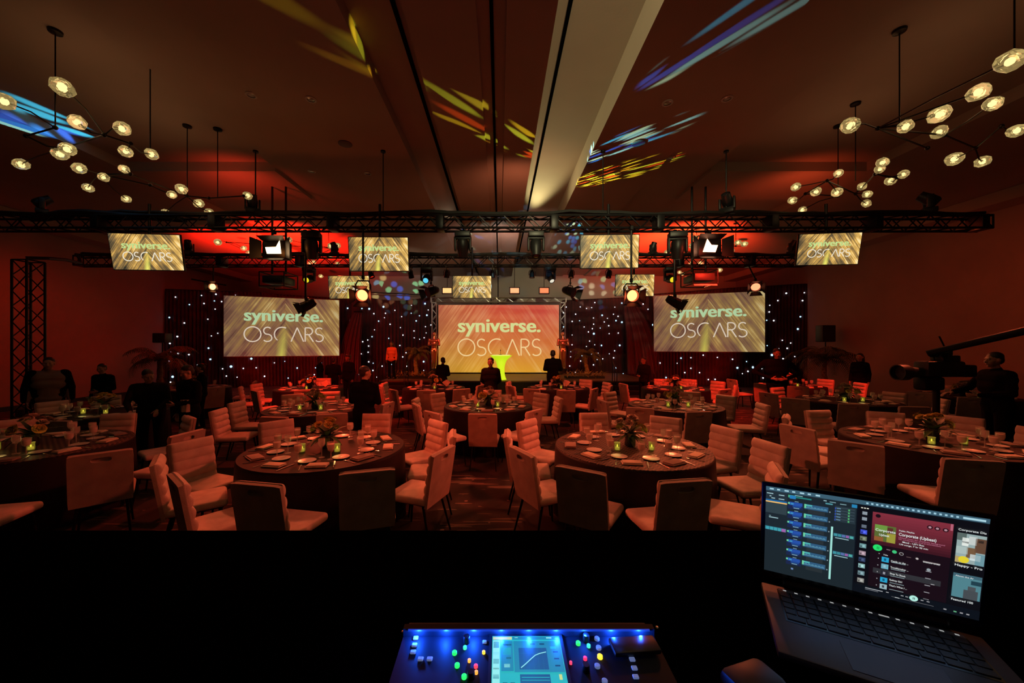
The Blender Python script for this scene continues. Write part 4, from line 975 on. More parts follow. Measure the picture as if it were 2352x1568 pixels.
# ------------------------------------------------------------------ chandeliers of blown-glass globes
globe_m = mat('globe_glass', (.9, .85, .7), .05, trans=.9, emit=(.75, .55, .20), es=.15)
bulb_m = glow('bulb_glow', (1, .72, .30), 1.9); rodm = mat('chandelier_rod', (.03, .02, .015), .4, .8)
def globe_mesh(seed):
    rnd = random.Random(seed); bm = bmesh.new(); bmesh.ops.create_icosphere(bm, subdivisions=2, radius=1)
    for v in bm.verts: v.co *= 1 + rnd.uniform(-.06, .08); v.co.z *= .86
    bm.verts.index_update(); g = MB(); g.add([v.co.copy() for v in bm.verts], [[v.index for v in f.verts] for f in bm.faces]); bm.free(); return g
GM = [globe_mesh(k).mesh('globe_glass', globe_m, ang=10) for k in range(4)]
g = MB(); g.ball((0, 0, 0), .28, 10, 6); BMh = g.mesh('bulb', bulb_m)
def chandelier(label, pts, hub, zdrop=2.85, canopies=(), r=.088, lamp=6, ceil=None):
    """pts: (px, py) of each globe; all hang 'zdrop' above eye level; hub: list of (px, py) of branch knots"""
    P = []
    rnd = random.Random(len(pts) * 7 + int(hub[0][0]))
    for px, py in pts:
        H = zdrop + rnd.uniform(-.12, .12); Y = H * F / (VY - py); P.append(at(px, py, Y))
    Hb = [at(px, py, (zdrop + .03) * F / (VY - py)) for px, py in hub]; o = Hb[0]
    t = thing('chandelier', label, 'chandelier', o, 0, 'branching globe chandeliers'); zt = ceil
    m_ = MB()
    for a_, b_ in zip(Hb, Hb[1:]): m_.tube(a_ - o, b_ - o, .011, .011, 6)
    for h in Hb: m_.ball(h - o, .03, 8, 5)
    for p in P:
        h = min(Hb, key=lambda q_: (q_ - p).length); mid = (h + p) / 2 + Vector((0, 0, rnd.uniform(-.06, .06))); m_.path([h - o, mid - o, p - o], .009, 5)
    m_.build('branches', rodm, t)
    for h in canopies:
        q_ = at(h[0], h[1], (zdrop + .03) * F / (VY - h[1])); cz_ = zt; m_ = MB(); m_.tube(q_ - o, Vector((q_.x, q_.y, cz_)) - o, .008, .008, 6); m_.build('drop_rod', rodm, t)
        m_ = MB(); m_.lathe([(0, 0), (.075, 0), (.07, -.03), (.02, -.045), (0, -.045)], 16, Vector((q_.x, q_.y, cz_ - .001)) - o); m_.build('ceiling_canopy', rodm, t)
    for k, p in enumerate(P):
        rr = r * rnd.uniform(.85, 1.15); e = bpy.data.objects.new('globe', GM[k % 4]); COL.objects.link(e); e.parent = t; e.location = p - o; e.scale = (rr, rr, rr); e.rotation_euler = (rnd.uniform(-.5, .5), rnd.uniform(-.5, .5), rnd.uniform(0, 6))
        b_ = bpy.data.objects.new('bulb', BMh); COL.objects.link(b_); b_.parent = e
    if lamp:
        c = sum(P, Vector()) / len(P); point(c + Vector((0, 0, .25)), (1, .55, .25), lamp, .4, 'chandelier_lamp')
CZ = ZC + .21
chandelier('nearest left chandelier of glass globes over the front-left tables', [(143, 200), (177, 280), (280, 295), (154, 342), (138, 353), (48, 377), (289, 348), (348, 354), (8, 232)], [(127, 293), (60, 312), (132, 345), (240, 310), (300, 330)], 2.85, [(127, 293), (345, 340)], .095, 5, CZ)
chandelier('middle left chandelier, lower cluster above the near truss', [(182, 386), (238, 407), (285, 388), (202, 431), (417, 434), (290, 457), (395, 447), (457, 467), (569, 449), (481, 487), (380, 488)], [(345, 425), (230, 400), (300, 400), (430, 450), (480, 455), (560, 450)], 2.80, [(430, 450), (500, 455)], .085, 5, CZ)
chandelier('nearest right chandelier of glass globes in the top right corner', [(2320, 140), (2248, 212), (2280, 238), (2158, 262), (2157, 303), (2080, 290), (1953, 288), (2335, 300), (2192, 365), (2257, 371)], [(2130, 340), (2016, 295), (2170, 310), (2240, 340), (2300, 290)], 2.85, [(2066, 292), (2330, 140)], .095, 5, CZ)
chandelier('middle right chandelier, lower cluster above the near truss', [(2027, 373), (2021, 388), (1926, 398), (2045, 415), (1828, 429), (1980, 428), (1820, 460), (1922, 441), (1990, 467), (1992, 446), (1843, 482), (1874, 440), (2075, 400)], [(1925, 450), (1850, 445), (1900, 415), (1965, 445), (2010, 400), (2060, 408)], 2.80, [(1925, 450), (1965, 415)], .080, 5, CZ)
chandelier('far left chandelier glimpsed between the two trusses', [(560, 570), (572, 581), (663, 551), (580, 556), (760, 565), (775, 564), (757, 588), (712, 605), (720, 602), (775, 606), (500, 556), (737, 634)], [(660, 575), (590, 562), (720, 590), (765, 570), (520, 556)], 3.35, [(590, 562), (755, 565)], .105, 4, CZ)
chandelier('far right chandelier glimpsed between the two trusses', [(1597, 547), (1591, 564), (1642, 545), (1695, 557), (1710, 560), (1680, 576), (1532, 580), (1586, 605), (1609, 605), (1561, 625), (1567, 629), (1653, 620)], [(1640, 575), (1600, 560), (1690, 565), (1550, 590), (1580, 612)], 3.35, [(1600, 560), (1690, 565)], .105, 4, CZ)
# ------------------------------------------------------------------ stage
SZ = .50; sxl, sxr = -5.0, 6.4; SY0, SY1 = 15.3, 19.72
t = thing('stage', 'low wooden-topped stage with black skirt across the back of the room', 'stage', (.7, (SY0 + SY1) / 2, 0))
m_ = MB(); m_.rbox((0, .05, SZ - .03), (sxr - sxl, SY1 - SY0, .06), .008, 1); m_.build('deck', deckm, t, smooth=False)
m_ = MB()
n = 140; vs = []
for k in range(n + 1):
    x = -(sxr - sxl) / 2 + (sxr - sxl) * k / n; y = -(SY1 - SY0) / 2 + .06 + .018 * math.sin(k * 1.9); vs += [(x, y, .01), (x, y, SZ - .06), (x, y + .01, .01), (x, y + .01, SZ - .06)]
m_.add(vs, [(4 * k, 4 * k + 4, 4 * k + 5, 4 * k + 1) for k in range(n)] + [(4 * k + 2, 4 * k + 3, 4 * k + 7, 4 * k + 6) for k in range(n)])
m_.build('skirt', skirtm, t)
m_ = MB()
for sg in (-1, 1): m_.box((sg * ((sxr - sxl) / 2 - .03), .05, SZ / 2 - .03), (.04, SY1 - SY0 - .1, SZ - .07))
m_.build('side_skirt', skirtm, t, smooth=False)
for sxx, ds in ((5.2, 'right'), (-4.35, 'left')):
    t = thing('stage_steps', 'small black steps with handrails at the %s end of the stage' % ds, 'steps', (sxx, SY0 - .38, 0), 0, 'stage steps')
    for k in range(2):
        m_ = MB(); m_.rbox((0, -.15 + .30 * k, .08 + .165 * k), (1.1, .30, .16 + .0 * k), .01, 1); m_.build('tread', skirtm, t, smooth=False)
    for sg in (-1, 1):
        m_ = MB(); x = sg * .56; m_.path([(x, -.25, 0.02), (x, -.25, .85), (x, -.18, .95), (x, .25, 1.30), (x, .33, 1.32), (x, .34, .5)], .017, 7); m_.tube((x, 0.02, .16), (x, 0.02, 1.10), .012, .012, 6); m_.build('handrail', blackmetal, t)
# silver truss goalpost round the main screen
L0, L1 = c0.x - mw / 2 - .22, c0.x + mw / 2 + .2; zt_ = at(0, 694, 19.3).z + .12
for xx, ds in ((L0, 'left'), (L1, 'right')):
    truss((xx, 19.35, SZ + .03), (xx, 19.35, zt_ - .15), .24, 'silver upright truss at the %s edge of the main screen' % ds, 'goalpost_truss', alu, (), .30, .020, 'truss', Vector((0, 1, 0)))
    m_ = MB(); m_.rbox((xx, 19.35, SZ + .016), (.6, .6, .024), .005, 1); tag(m_.build('truss_base_plate', alu), 'silver base plate under the %s screen truss' % ds, 'base plate')
truss((L0 - .16, 19.35, zt_), (L1 + .16, 19.35, zt_), .24, 'silver horizontal truss over the top of the main screen', 'goalpost_truss', alu, (), .30, .020)
# spandex cocktail table used as podium, with a tiny microphone
pY = 15.75; pc = at(1148, 872, pY); pc.z = SZ
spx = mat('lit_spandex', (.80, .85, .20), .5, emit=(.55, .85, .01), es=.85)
t = thing('cocktail_table', 'tall hourglass cocktail table in stretch cover glowing yellow-green on stage', 'table', (pc.x + .05, pY, SZ))
prof = []
for k in range(15):
    u = k / 14; prof.append((.150 + .16 * abs(2 * u - .78) ** 2.2 * .9 + (.10 * max(0, u - .8) / .2), .02 + 1.02 * u))
m_ = MB(); m_.lathe(prof, 32); m_.build('stretch_cover', spx, t)
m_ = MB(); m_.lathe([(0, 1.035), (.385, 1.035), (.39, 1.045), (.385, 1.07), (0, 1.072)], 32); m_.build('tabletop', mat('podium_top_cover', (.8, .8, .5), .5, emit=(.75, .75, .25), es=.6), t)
t = thing('microphone', 'small dark microphone on a stand atop the glowing cocktail table', 'microphone', (pc.x + .03, pY, SZ + 1.073))
m_ = MB(); m_.lathe([(0, 0), (.07, 0), (.065, .012), (.012, .018), (0, .018)], 16); m_.build('base', blackmetal, t); m_ = MB(); m_.path([(0, 0, .01), (0, 0, .12), (0, -.03, .17)], .007, 6); m_.build('stem', blackmetal, t); m_ = MB(); m_.ball((0, -.04, .19), (.022, .03, .025)); m_.build('capsule', blackmetal, t)

# ------------------------------------------------------------------ figures by volume: capsules fused with a voxel remesh
def capsule(mb, a, b_, ra, rb, sx_=1.0, sy_=1.0, seg=12):
    """rounded cone between two joints; sx_/sy_ flatten it across world x / y"""
    a = Vector(a); b_ = Vector(b_); d = b_ - a; Lg = max(d.length, 1e-5); Q = d.to_track_quat('Z', 'Y').to_matrix(); prof = []
    for k in range(5): th = PI / 2 * (1 - k / 4); prof.append((max(1e-4, ra * math.cos(th)), -ra * math.sin(th)))
    for k in range(5): th = PI / 2 * k / 4; prof.append((max(1e-4, rb * math.cos(th)), Lg + rb * math.sin(th)))
    t_ = MB(); t_.lathe(prof, seg, (0, 0, 0)); c = (a + b_) / 2
    vs = []
    for v in t_.v:
        q_ = a + Q @ Vector(v); rel = q_ - c; vs.append(c + Vector((rel.x * sx_, rel.y * sy_, rel.z)))
    mb.add(vs, t_.f)
def fuse(mb, name, m, vox=.012, smooth=2, parent=None):
    me = bpy.data.meshes.new('tmp'); me.from_pydata(mb.v, [], mb.f)
    bm = bmesh.new(); bm.from_mesh(me); bmesh.ops.recalc_face_normals(bm, faces=bm.faces); bm.to_mesh(me); bm.free()
    o = bpy.data.objects.new('tmp', me); COL.objects.link(o)
    r = o.modifiers.new('r', 'REMESH'); r.mode = 'VOXEL'; r.voxel_size = vox
    if smooth: s_ = o.modifiers.new('s', 'SMOOTH'); s_.iterations = smooth; s_.factor = .5
    dg = bpy.context.evaluated_depsgraph_get(); dg.update(); nm = bpy.data.meshes.new_from_object(o.evaluated_get(dg)); bpy.data.objects.remove(o); bpy.data.meshes.remove(me)
    nm.name = name; nm.materials.clear(); nm.materials.append(m); nm.shade_smooth()
    o = bpy.data.objects.new(name, nm); COL.objects.link(o); o.parent = parent; return o

def hand(mb, wrist, dirv, palm_n, s=1.0, curl=.5, side=1):
    w_ = Vector(wrist); d = Vector(dirv).normalized(); n = Vector(palm_n); n = (n - d * n.dot(d)).normalized(); sd = d.cross(n) * side
    pc_ = w_ + d * .045 * s
    for k in (-1.1, -.35, .35, 1.1): capsule(mb, w_ + d * .01 * s, w_ + d * .085 * s + sd * (k * .019 * s), .017 * s, .0125 * s, seg=8)
    for k, ln in ((-1.5, .062), (-.5, .074), (.5, .080), (1.5, .070)):
        b0 = w_ + d * .09 * s + sd * (k * .0195 * s); ln *= s
        d1 = (d * math.cos(curl * .7) + n * math.sin(curl * .7)); d2 = (d * math.cos(curl * 1.7) + n * math.sin(curl * 1.7)); m1 = b0 + d1 * ln * .5; capsule(mb, b0, m1, .0095 * s, .0088 * s, seg=8); capsule(mb, m1, m1 + d2 * ln * .5, .0088 * s, .0075 * s, seg=8)
    tb = w_ + d * .03 * s + sd * .028 * s; td = (d * .7 + sd * .75 + n * .3).normalized(); capsule(mb, tb, tb + td * .04 * s, .0125 * s, .0105 * s, seg=8); capsule(mb, tb + td * .04 * s, tb + td * .04 * s + (td + d * .5).normalized() * .03 * s, .0105 * s, .0085 * s, seg=8)

def person(label, loc, yaw, h=1.72, arms=('side', 'side'), lean=0.0, head=(0, 0), hair='short', skinm=None, top=None, legs_m=None, build=1.0, stride=0.0, extra=None, sleeve=True, jacket=False):
    """yaw: direction faced, 0 = toward the stage (+y), clockwise in degrees; head: (turn, nod) in degrees"""
    k = h / 1.75; skinm = skinm or skin; top = top or blackcloth; legs_m = legs_m or blackcloth; B = build
    t = thing('person', label, 'person', loc, -math.radians(yaw)); Rl = Rx(-lean)
    def up(p):      # things above the hips bend with the lean
        p = Vector(p); q_ = p - Vector((0, 0, .95)); q_ = Rl @ q_; return (q_ + Vector((0, 0, .95))) * k
    def lo(p): return Vector(p) * k
    bd = MB(); cl = MB(); tr = MB(); sh = MB(); C = lambda m, a, b_, ra, rb, **kw: capsule(m, a, b_, ra * k, rb * k, **kw)
    hips = [lo((s_ * .095 * B, 0, .92)) for s_ in (-1, 1)]; knees = [lo((s_ * .10, .03 + s_ * stride * .5, .50)) for s_ in (-1, 1)]; ank = [lo((s_ * .11, -.01 + s_ * stride, .09)) for s_ in (-1, 1)]
    for a, b_, c in zip(hips, knees, ank):
        C(bd, a, b_, .075, .05); C(bd, b_, c, .052, .034); C(tr, a, b_, .095 * B, .068); C(tr, b_, c + Vector((0, 0, -.03 * k)), .068, .062)
        C(bd, c, c + Vector((0, .13 * k, -.055 * k)), .035, .028); C(sh, c + Vector((0, -.03 * k, -.05 * k)), c + Vector((0, .16 * k, -.055 * k)), .042, .036)
    C(bd, lo((-.06, 0, .95)), lo((.06, 0, .95)), .11, .11, sy_=.85); C(tr, lo((-.07 * B, 0, .97)), lo((.07 * B, 0, .97)), .118 * B, .118 * B, sy_=.9)
    for m, g_ in ((bd, 0), (cl, .018)):
        C(m, up((0, 0, 1.0)), up((0, .0, 1.16)), (.125 + g_) * B, (.125 + g_) * B, sx_=1.15, sy_=.85); C(m, up((-.075 * B, .0, 1.22)), up((.075 * B, .0, 1.22)), (.115 + g_) * B, (.115 + g_) * B); C(m, up((-.10 * B, -.005, 1.34)), up((.10 * B, -.005, 1.34)), .105 * B + g_, .105 * B + g_)
        C(m, up((-.15 * B, -.01, 1.42)), up((.15 * B, -.01, 1.42)), .055 + g_, .055 + g_); C(m, up((0, -.01, 1.40)), up((0, -.005, 1.48)), .085 + g_ * .6, .055 + g_ * .6)
    C(cl, up((-.05, 0, .93)), up((.05, 0, .93)), .14 * B, .14 * B, sy_=.9)
    nb = up((0, -.01, 1.44)); C(bd, nb, up((0, .012, 1.56)), .055, .050)
    # head, built round its own frame
    Hh = Rl @ Rz(-math.radians(head[0])) @ Rx(-math.radians(head[1])); hc = up((0, .02, 1.635)); HP = lambda x, y, z: hc + Hh @ (Vector((x, y, z)) * k)
    R3 = Hh; bd.ball(HP(0, -.012, .018), (.076 * k, .094 * k, .098 * k), 14, 9, R3); bd.ball(HP(0, .020, -.042), (.064 * k, .070 * k, .070 * k), 12, 7, R3); C(bd, HP(0, .066, -.085), HP(0, .055, -.078), .022, .025)
    C(bd, HP(0, .082, .018), HP(0, .102, -.022), .010, .0145); C(bd, HP(-.034, .072, .034), HP(.034, .072, .034), .013, .013)
    for s_ in (-1, 1): bd.ball(HP(s_ * .078, -.005, -.008), (.012 * k, .02 * k, .032 * k), 8, 5, R3); C(bd, HP(s_ * .042, .056, -.018), HP(s_ * .038, .052, -.045), .028, .026)
    C(bd, HP(-.018, .083, -.052), HP(.018, .083, -.052), .0085, .0085)
    # arms
    hands = []
    for i, s_ in enumerate((-1, 1)):
        p = arms[i]; S = up((s_ * .185 * B, -.01, 1.415))
        if p == 'side': E_, W_, hd, pn = up((s_ * .228 * B, -.03, 1.13)), up((s_ * .24 * B, .05, .89)), (0, .15, -1), (-s_, 0, 0)
        elif p == 'front': E_, W_, hd, pn = up((s_ * .24 * B, .02, 1.14)), up((s_ * .09, .27, 1.10)), (-s_ * .8, .5, -.1), (0, -1, 0.2)
        elif p == 'akimbo': E_, W_, hd, pn = up((s_ * .40 * B, -.02, 1.16)), up((s_ * .15, .20, 1.02)), (-s_, .2, -.1), (0, -1, 0)
        elif p == 'back': E_, W_, hd, pn = up((s_ * .235 * B, -.10, 1.14)), up((s_ * .07, -.22, .98)), (-s_, -.1, -.3), (0, 1, 0)
        elif p == 'reach': E_, W_, hd, pn = up((s_ * .25 * B, .14, 1.18)), up((s_ * .18, .40, 1.12)), (0, 1, -.2), (0, 0, -1)
        else: E_, W_, hd, pn = up((s_ * .25 * B, .12, 1.16)), up((s_ * .16, .30, 1.32)), (0, .5, .8), (0, 1, 0)
        C(bd, S, E_, .046, .038); C(bd, E_, W_, .038, .026); C(cl, S, E_, .061 * B, .053)
        if sleeve: C(cl, E_, E_ + (W_ - E_) * .93, .054, .040)
        hand(bd, W_, Rl @ Vector(hd), Rl @ Vector(pn), k, .5, s_); hands.append(W_)
    fuse(bd, 'body', skinm, .0085 if B > 0 else .01, 1, t)
    c_ = fuse(cl, 'shirt', top, .014, 3, t)
    if jacket:
        jk = MB(); C(jk, up((-.07 * B, -.045, .90)), up((.07 * B, -.045, .90)), .13 * B, .13 * B); 
        for s_ in (-1, 1):
            C(jk, up((s_ * .11 * B, -.02, .86)), up((s_ * .13 * B, -.01, 1.36)), .085 * B, .095 * B)
            S = up((s_ * .185 * B, -.01, 1.415)); C(jk, S, up((s_ * .26 * B, -.03, 1.13)), .085 * B, .070); C(jk, up((s_ * .26 * B, -.03, 1.13)), up((s_ * .27 * B, .04, .92)), .066, .052)
        C(jk, up((-.08 * B, -.05, 1.32)), up((.08 * B, -.05, 1.32)), .115 * B, .115 * B); C(jk, up((0, -.05, 1.0)), up((0, -.05, 1.3)), .13 * B, .13 * B)
        fuse(jk, 'jacket', blackcloth, .014, 3, t)
    fuse(tr, 'trousers', legs_m, .014, 3, t)
    for s_ in (0, 1):
        pass
    fuse(sh, 'shoes', shoem, .012, 1, t)
    hr = MB(); hr.ball(HP(0, -.022, .034), (.086 * k, .100 * k, .098 * k), 14, 9, R3); cut = HP(0, .075, .045)
    hb = MB(); hb.ball(HP(0, -.026, .050), (.083 * k, .094 * k, .078 * k), 14, 9, R3)
    hb.ball(HP(0, -.050, .0), (.074 * k, .066 * k, .078 * k), 12, 7, R3)
    if hair != 'short': hb.ball(HP(0, -.035, .02), (.090 * k, .095 * k, .105 * k), 14, 9, R3)
    if hair == 'long':
        for s_ in (-1, 0, 1): capsule(hb, HP(s_ * .05, -.06, .0), HP(s_ * .065, -.075, -.22), .05 * k, .035 * k)
    if hair == 'bun': hb.ball(HP(0, -.13, .06), .04 * k, 10, 6)
    if hair == 'hat': hb.ball(HP(0, -.015, .075), (.10 * k, .11 * k, .06 * k), 14, 8, R3)
    if hair != 'bald': fuse(hb, 'hair', hairm, .012, 1, t)
    for s_ in (-1, 1):
        e = MB(); e.ball(HP(s_ * .032, .078, .012), (.013 * k, .008 * k, .0075 * k), 8, 5, R3); e.build('eye', mat('eye', (.25, .2, .18), .2), t)
    e = MB(); capsule(e, HP(-.02, .0905, -.053), HP(.02, .0905, -.053), .0045 * k, .0045 * k, seg=6); e.build('lips', mat('lips', (.25, .09, .07), .5), t)
    return t, hands, up

def held_cloth(loc, label, w_=.16, h_=.2, m=whitecloth, rz=0):
    g = MB(); n = 8; vs = []
    for i in range(n + 1):
        x = -w_ / 2 + w_ * i / n
        for j in range(5):
            z = -h_ * j / 4; y = .012 * math.sin(i * 1.6 + j * .4); vs += [(x * (1 - .1 * j / 4 * math.sin(i)), y, z), (x, y + .012, z)]
    fs = []
    for i in range(n):
        for j in range(4):
            a = (i * 5 + j) * 2; b_ = ((i + 1) * 5 + j) * 2; fs += [(a, b_, b_ + 2, a + 2), (a + 1, a + 3, b_ + 3, b_ + 1)]
    g.add(vs, fs); return tag(g.build('service_cloth', m, None, loc, rz), label, 'cloth', None)

P = lambda px, Y: ((px - VX) * Y / F, Y, 0)
person('man in dark open jacket over tan shirt, standing at far left by the truss tower', P(112, 7.3), 130, 1.72, ('side', 'side'), .05, (10, 5), 'short', skin, shirtm, blackcloth, 1.12, jacket=True)
person('server in black with pale cloth at the waist, behind the second-row far-left table', P(238, 8.25), 170, 1.55, ('front', 'side'), .05, (0, 12), 'short', skin)
person('server in black leaning over the tables at left, face turned right', P(348, 6.3), 150, 1.58, ('reach', 'reach'), .28, (-25, 10), 'short', skin, greycloth, None, 1.15)
person('server in black with white folded cloth, looking down, full length at left', P(436, 6.2), 200, 1.62, ('front', 'side'), .04, (12, 22), 'short', skin, blackcloth, None, 1.1)
person('woman in black with hair tied up, behind the server with the white cloth', P(464, 8.9), 230, 1.52, ('side', 'front'), .03, (0, 10), 'bun', skin, blackcloth)
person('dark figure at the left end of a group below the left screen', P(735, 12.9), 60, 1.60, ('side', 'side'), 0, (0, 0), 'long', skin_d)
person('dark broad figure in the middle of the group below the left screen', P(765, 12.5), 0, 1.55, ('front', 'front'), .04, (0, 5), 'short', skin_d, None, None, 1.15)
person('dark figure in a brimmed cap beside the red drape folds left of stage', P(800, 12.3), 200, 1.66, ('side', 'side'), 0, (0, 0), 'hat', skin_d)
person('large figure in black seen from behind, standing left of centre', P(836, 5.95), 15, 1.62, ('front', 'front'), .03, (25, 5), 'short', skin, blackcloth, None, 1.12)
tR, _, _ = person('person in bright red top standing on stage by the left drape', (P(889, 16.2)[0] + .2, 16.2, SZ), 180, 1.63, ('side', 'side'), 0, (0, 10), 'long', skin_d, redcloth, None, .95)
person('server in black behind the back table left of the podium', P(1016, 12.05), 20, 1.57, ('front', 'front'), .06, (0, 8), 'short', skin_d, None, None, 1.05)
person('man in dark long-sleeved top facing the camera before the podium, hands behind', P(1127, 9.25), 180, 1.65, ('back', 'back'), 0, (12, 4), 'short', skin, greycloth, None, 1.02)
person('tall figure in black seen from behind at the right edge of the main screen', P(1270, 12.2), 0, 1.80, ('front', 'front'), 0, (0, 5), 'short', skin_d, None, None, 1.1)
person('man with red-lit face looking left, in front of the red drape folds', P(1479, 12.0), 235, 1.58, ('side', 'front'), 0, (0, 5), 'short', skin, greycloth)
person('heavy man in black looking down at his hands, elbows out, right of centre', P(1784, 9.9), 205, 1.87, ('akimbo', 'akimbo'), .02, (-5, 14), 'short', skin, blackcloth, None, 1.22)
person('long-haired woman in a dark dress standing near the right wall', P(1975, 11.2), 240, 1.72, ('side', 'side'), 0, (0, 6), 'long', skin, blackcloth, None, .9)
person('camera operator in black at the right edge beside the crane camera', P(2292, 6.0), 290, 1.84, ('front', 'reach'), .04, (-5, 5), 'short', skin, blackcloth, None, 1.15)
q_ = at(424, 918, 6.0); held_cloth(q_, 'folded white cloth hanging at the waist of the full-length server', .14, .20)
q_ = at(222, 903, 7.95); held_cloth(q_, 'greyish cloth at the waist of the far-left server', .16, .2, napkin_d)
# ------------------------------------------------------------------ statues flanking the screen: plain standing figures on plinths
def statue(label, x):
    t = thing('statue', label, 'statue', (x, 18.8, SZ), 0, 'statues flanking the main screen')
    pl = .28; m_ = MB(); m_.lathe([(0, 0), (.26, 0), (.26, .08), (.23, .10), (.23, .24), (.25, .28), (0, .28)], 24); m_.build('plinth', mat('plinth_dark', (.03, .02, .02), .3), t)
    b_ = MB(); k = 1.14; C = lambda a, c, ra, rb, **kw: capsule(b_, Vector(a) * k + Vector((0, 0, pl)), Vector(c) * k + Vector((0, 0, pl)), ra * k, rb * k, **kw)
    for s_ in (-1, 1):
        C((s_ * .075, 0, .80), (s_ * .06, 0, .42), .085, .058); C((s_ * .06, 0, .42), (s_ * .05, 0, .06), .058, .038); C((s_ * .05, 0, .05), (s_ * .06, -.10, .03), .035, .028)
        C((s_ * .20, 0, 1.30), (s_ * .245, -.02, 1.06), .062, .046); C((s_ * .245, -.02, 1.06), (-s_ * .05, -.16, 1.10), .044, .034)
    C((-.05, 0, .86), (.05, 0, .86), .10, .10, sy_=.8); C((0, 0, .92), (0, 0, 1.12), .095, .13, sx_=1.1, sy_=.8); C((-.11, 0, 1.24), (.11, 0, 1.24), .10, .10); C((0, 0, 1.3), (0, 0, 1.45), .06, .048); b_.ball(Vector((0, 0, 1.55)) * k + Vector((0, 0, pl)), (.078 * k, .09 * k, .105 * k), 14, 9)
    fuse(b_, 'figure', goldm, .012, 2, t)
statue('shiny red-lit standing statue at the left edge of the main screen', sx(997, 18.8)); statue('shiny red-lit standing statue at the right edge of the main screen', sx(1293, 18.8))

# ------------------------------------------------------------------ palms and ferns
def leaf_strip(mb, base, R, ln, wd, droop, n=6, rib=.01):
    vs = []
    for q in range(n + 1):
        u = q / n; w_ = wd * (math.sin(PI * min(1, .08 + u * .92)) ** .7 if u < 1 else .02); x = ln * u * (1 - .25 * droop * u); z = -droop * ln * .6 * u * u
        vs += [base + R @ Vector((x, -w_, z)), base + R @ Vector((x, 0, z + rib)), base + R @ Vector((x, w_, z))]
    fs = []
    for q in range(n): fs += [(q * 3, q * 3 + 1, q * 3 + 4, q * 3 + 3), (q * 3 + 1, q * 3 + 2, q * 3 + 5, q * 3 + 4)]
    mb.add(vs, fs)
def palm(label, loc, th, n, ln, seed, tm=palmtrunk, fm=frondm, r0=.10):
    rnd = random.Random(seed); t = thing('palm_tree', label, 'plant', loc, 0, None)
    m_ = MB(); pts = [(.03 * math.sin(k * .7), .02 * math.cos(k * .9), th * k / 10) for k in range(11)]; m_.path(pts, [r0 * (1.15 if k % 2 else .95) * (1 - .035 * k) for k in range(11)], 10); m_.build('trunk', tm, t)
    top_ = Vector(pts[-1])
    for k in range(n):
        a = 2.4 * k + rnd.uniform(-.2, .2); el = .15 + 1.05 * ((k * 5) % n) / n; Lf = ln * rnd.uniform(.8, 1.1); m_ = MB(); R = Rz(a); pr = None; spine = []
        for q in range(11):
            u = q / 10; th_ = el - 1.9 * u ** 1.5; 
            if pr is None: pos = top_.copy()
            else: pos = pr + R @ Vector((math.cos(th_), 0, math.sin(th_))) * (Lf / 10)
            spine.append(pos); pr = pos
        m_.path(spine, [.012 * (1 - .08 * q) for q in range(11)], 4)
        for q in range(1, 11):
            for sg in (-1, 1):
                for w_ in (0, .5):
                    i = min(q, 10); p0 = spine[i - 1].lerp(spine[i], w_); d = (spine[i] - spine[i - 1]).normalized(); sdv = d.cross(Vector((0, 0, 1)));
                    if sdv.length < .1: sdv = R @ Vector((0, 1, 0))
                    sdv.normalize(); dd = (sdv * sg * .9 + d * .55 + Vector((0, 0, -.45))).normalized(); l_ = Lf * .26 * math.sin(PI * (.15 + .8 * (i / 11))); wv = d * .012
                    m_.add([p0 - wv, p0 + wv, p0 + dd * l_ * .6 + wv * .9, p0 + dd * l_ + Vector((0, 0, -l_ * .15)), p0 + dd * l_ * .6 - wv * .9], [(0, 1, 2, 3, 4)])
        m_.build('frond', fm, t, ang=70)
    return t
palm('small palm on stage left of the main screen', (sx(955, 17.3), 17.3, SZ), 1.12, 16, .85, 3)
palm('small palm on stage right of the main screen', (sx(1347, 17.3), 17.3, SZ), 1.02, 16, .9, 5)
palm('large shadowy palm before the starry drape at far left', (sx(368, 12.4), 12.4, 0), 1.55, 20, 1.25, 8)
palm('large shadowy palm before the starry drape at far right', (sx(1895, 12.8), 12.8, 0), 1.55, 20, 1.35, 12)
def fern_bed(label, cx_, cy_, wd, seed):
    rnd = random.Random(seed); t = thing('fern_planter', label, 'plants', (cx_, cy_, SZ), 0, 'fern beds at the foot of the stage palms')
    m_ = MB(); m_.rbox((0, 0, .05), (wd * 2, .5, .10), .02, 2); m_.build('planter', skirtm, t)
    for c in range(7):
        m_ = MB(); bx = -wd + wd * 2 * (c + .5) / 7
        for k in range(22):
            a = rnd.uniform(0, 6.28); R = Rz(a) @ Ry(-rnd.uniform(.2, 1.3)); leaf_strip(m_, Vector((bx + rnd.uniform(-.08, .08), rnd.uniform(-.1, .1), .10)), R, rnd.uniform(.28, .42), rnd.uniform(.018, .03), rnd.uniform(.4, 1.0))
        m_.build('fern', fernm, t, ang=70)
fern_bed('low orange-lit fern bed at the foot of the left stage palm', sx(950, 16.6), 16.6, .98, 4); fern_bed('low orange-lit fern bed at the foot of the right stage palm', sx(1342, 16.6), 16.6, .86, 9)

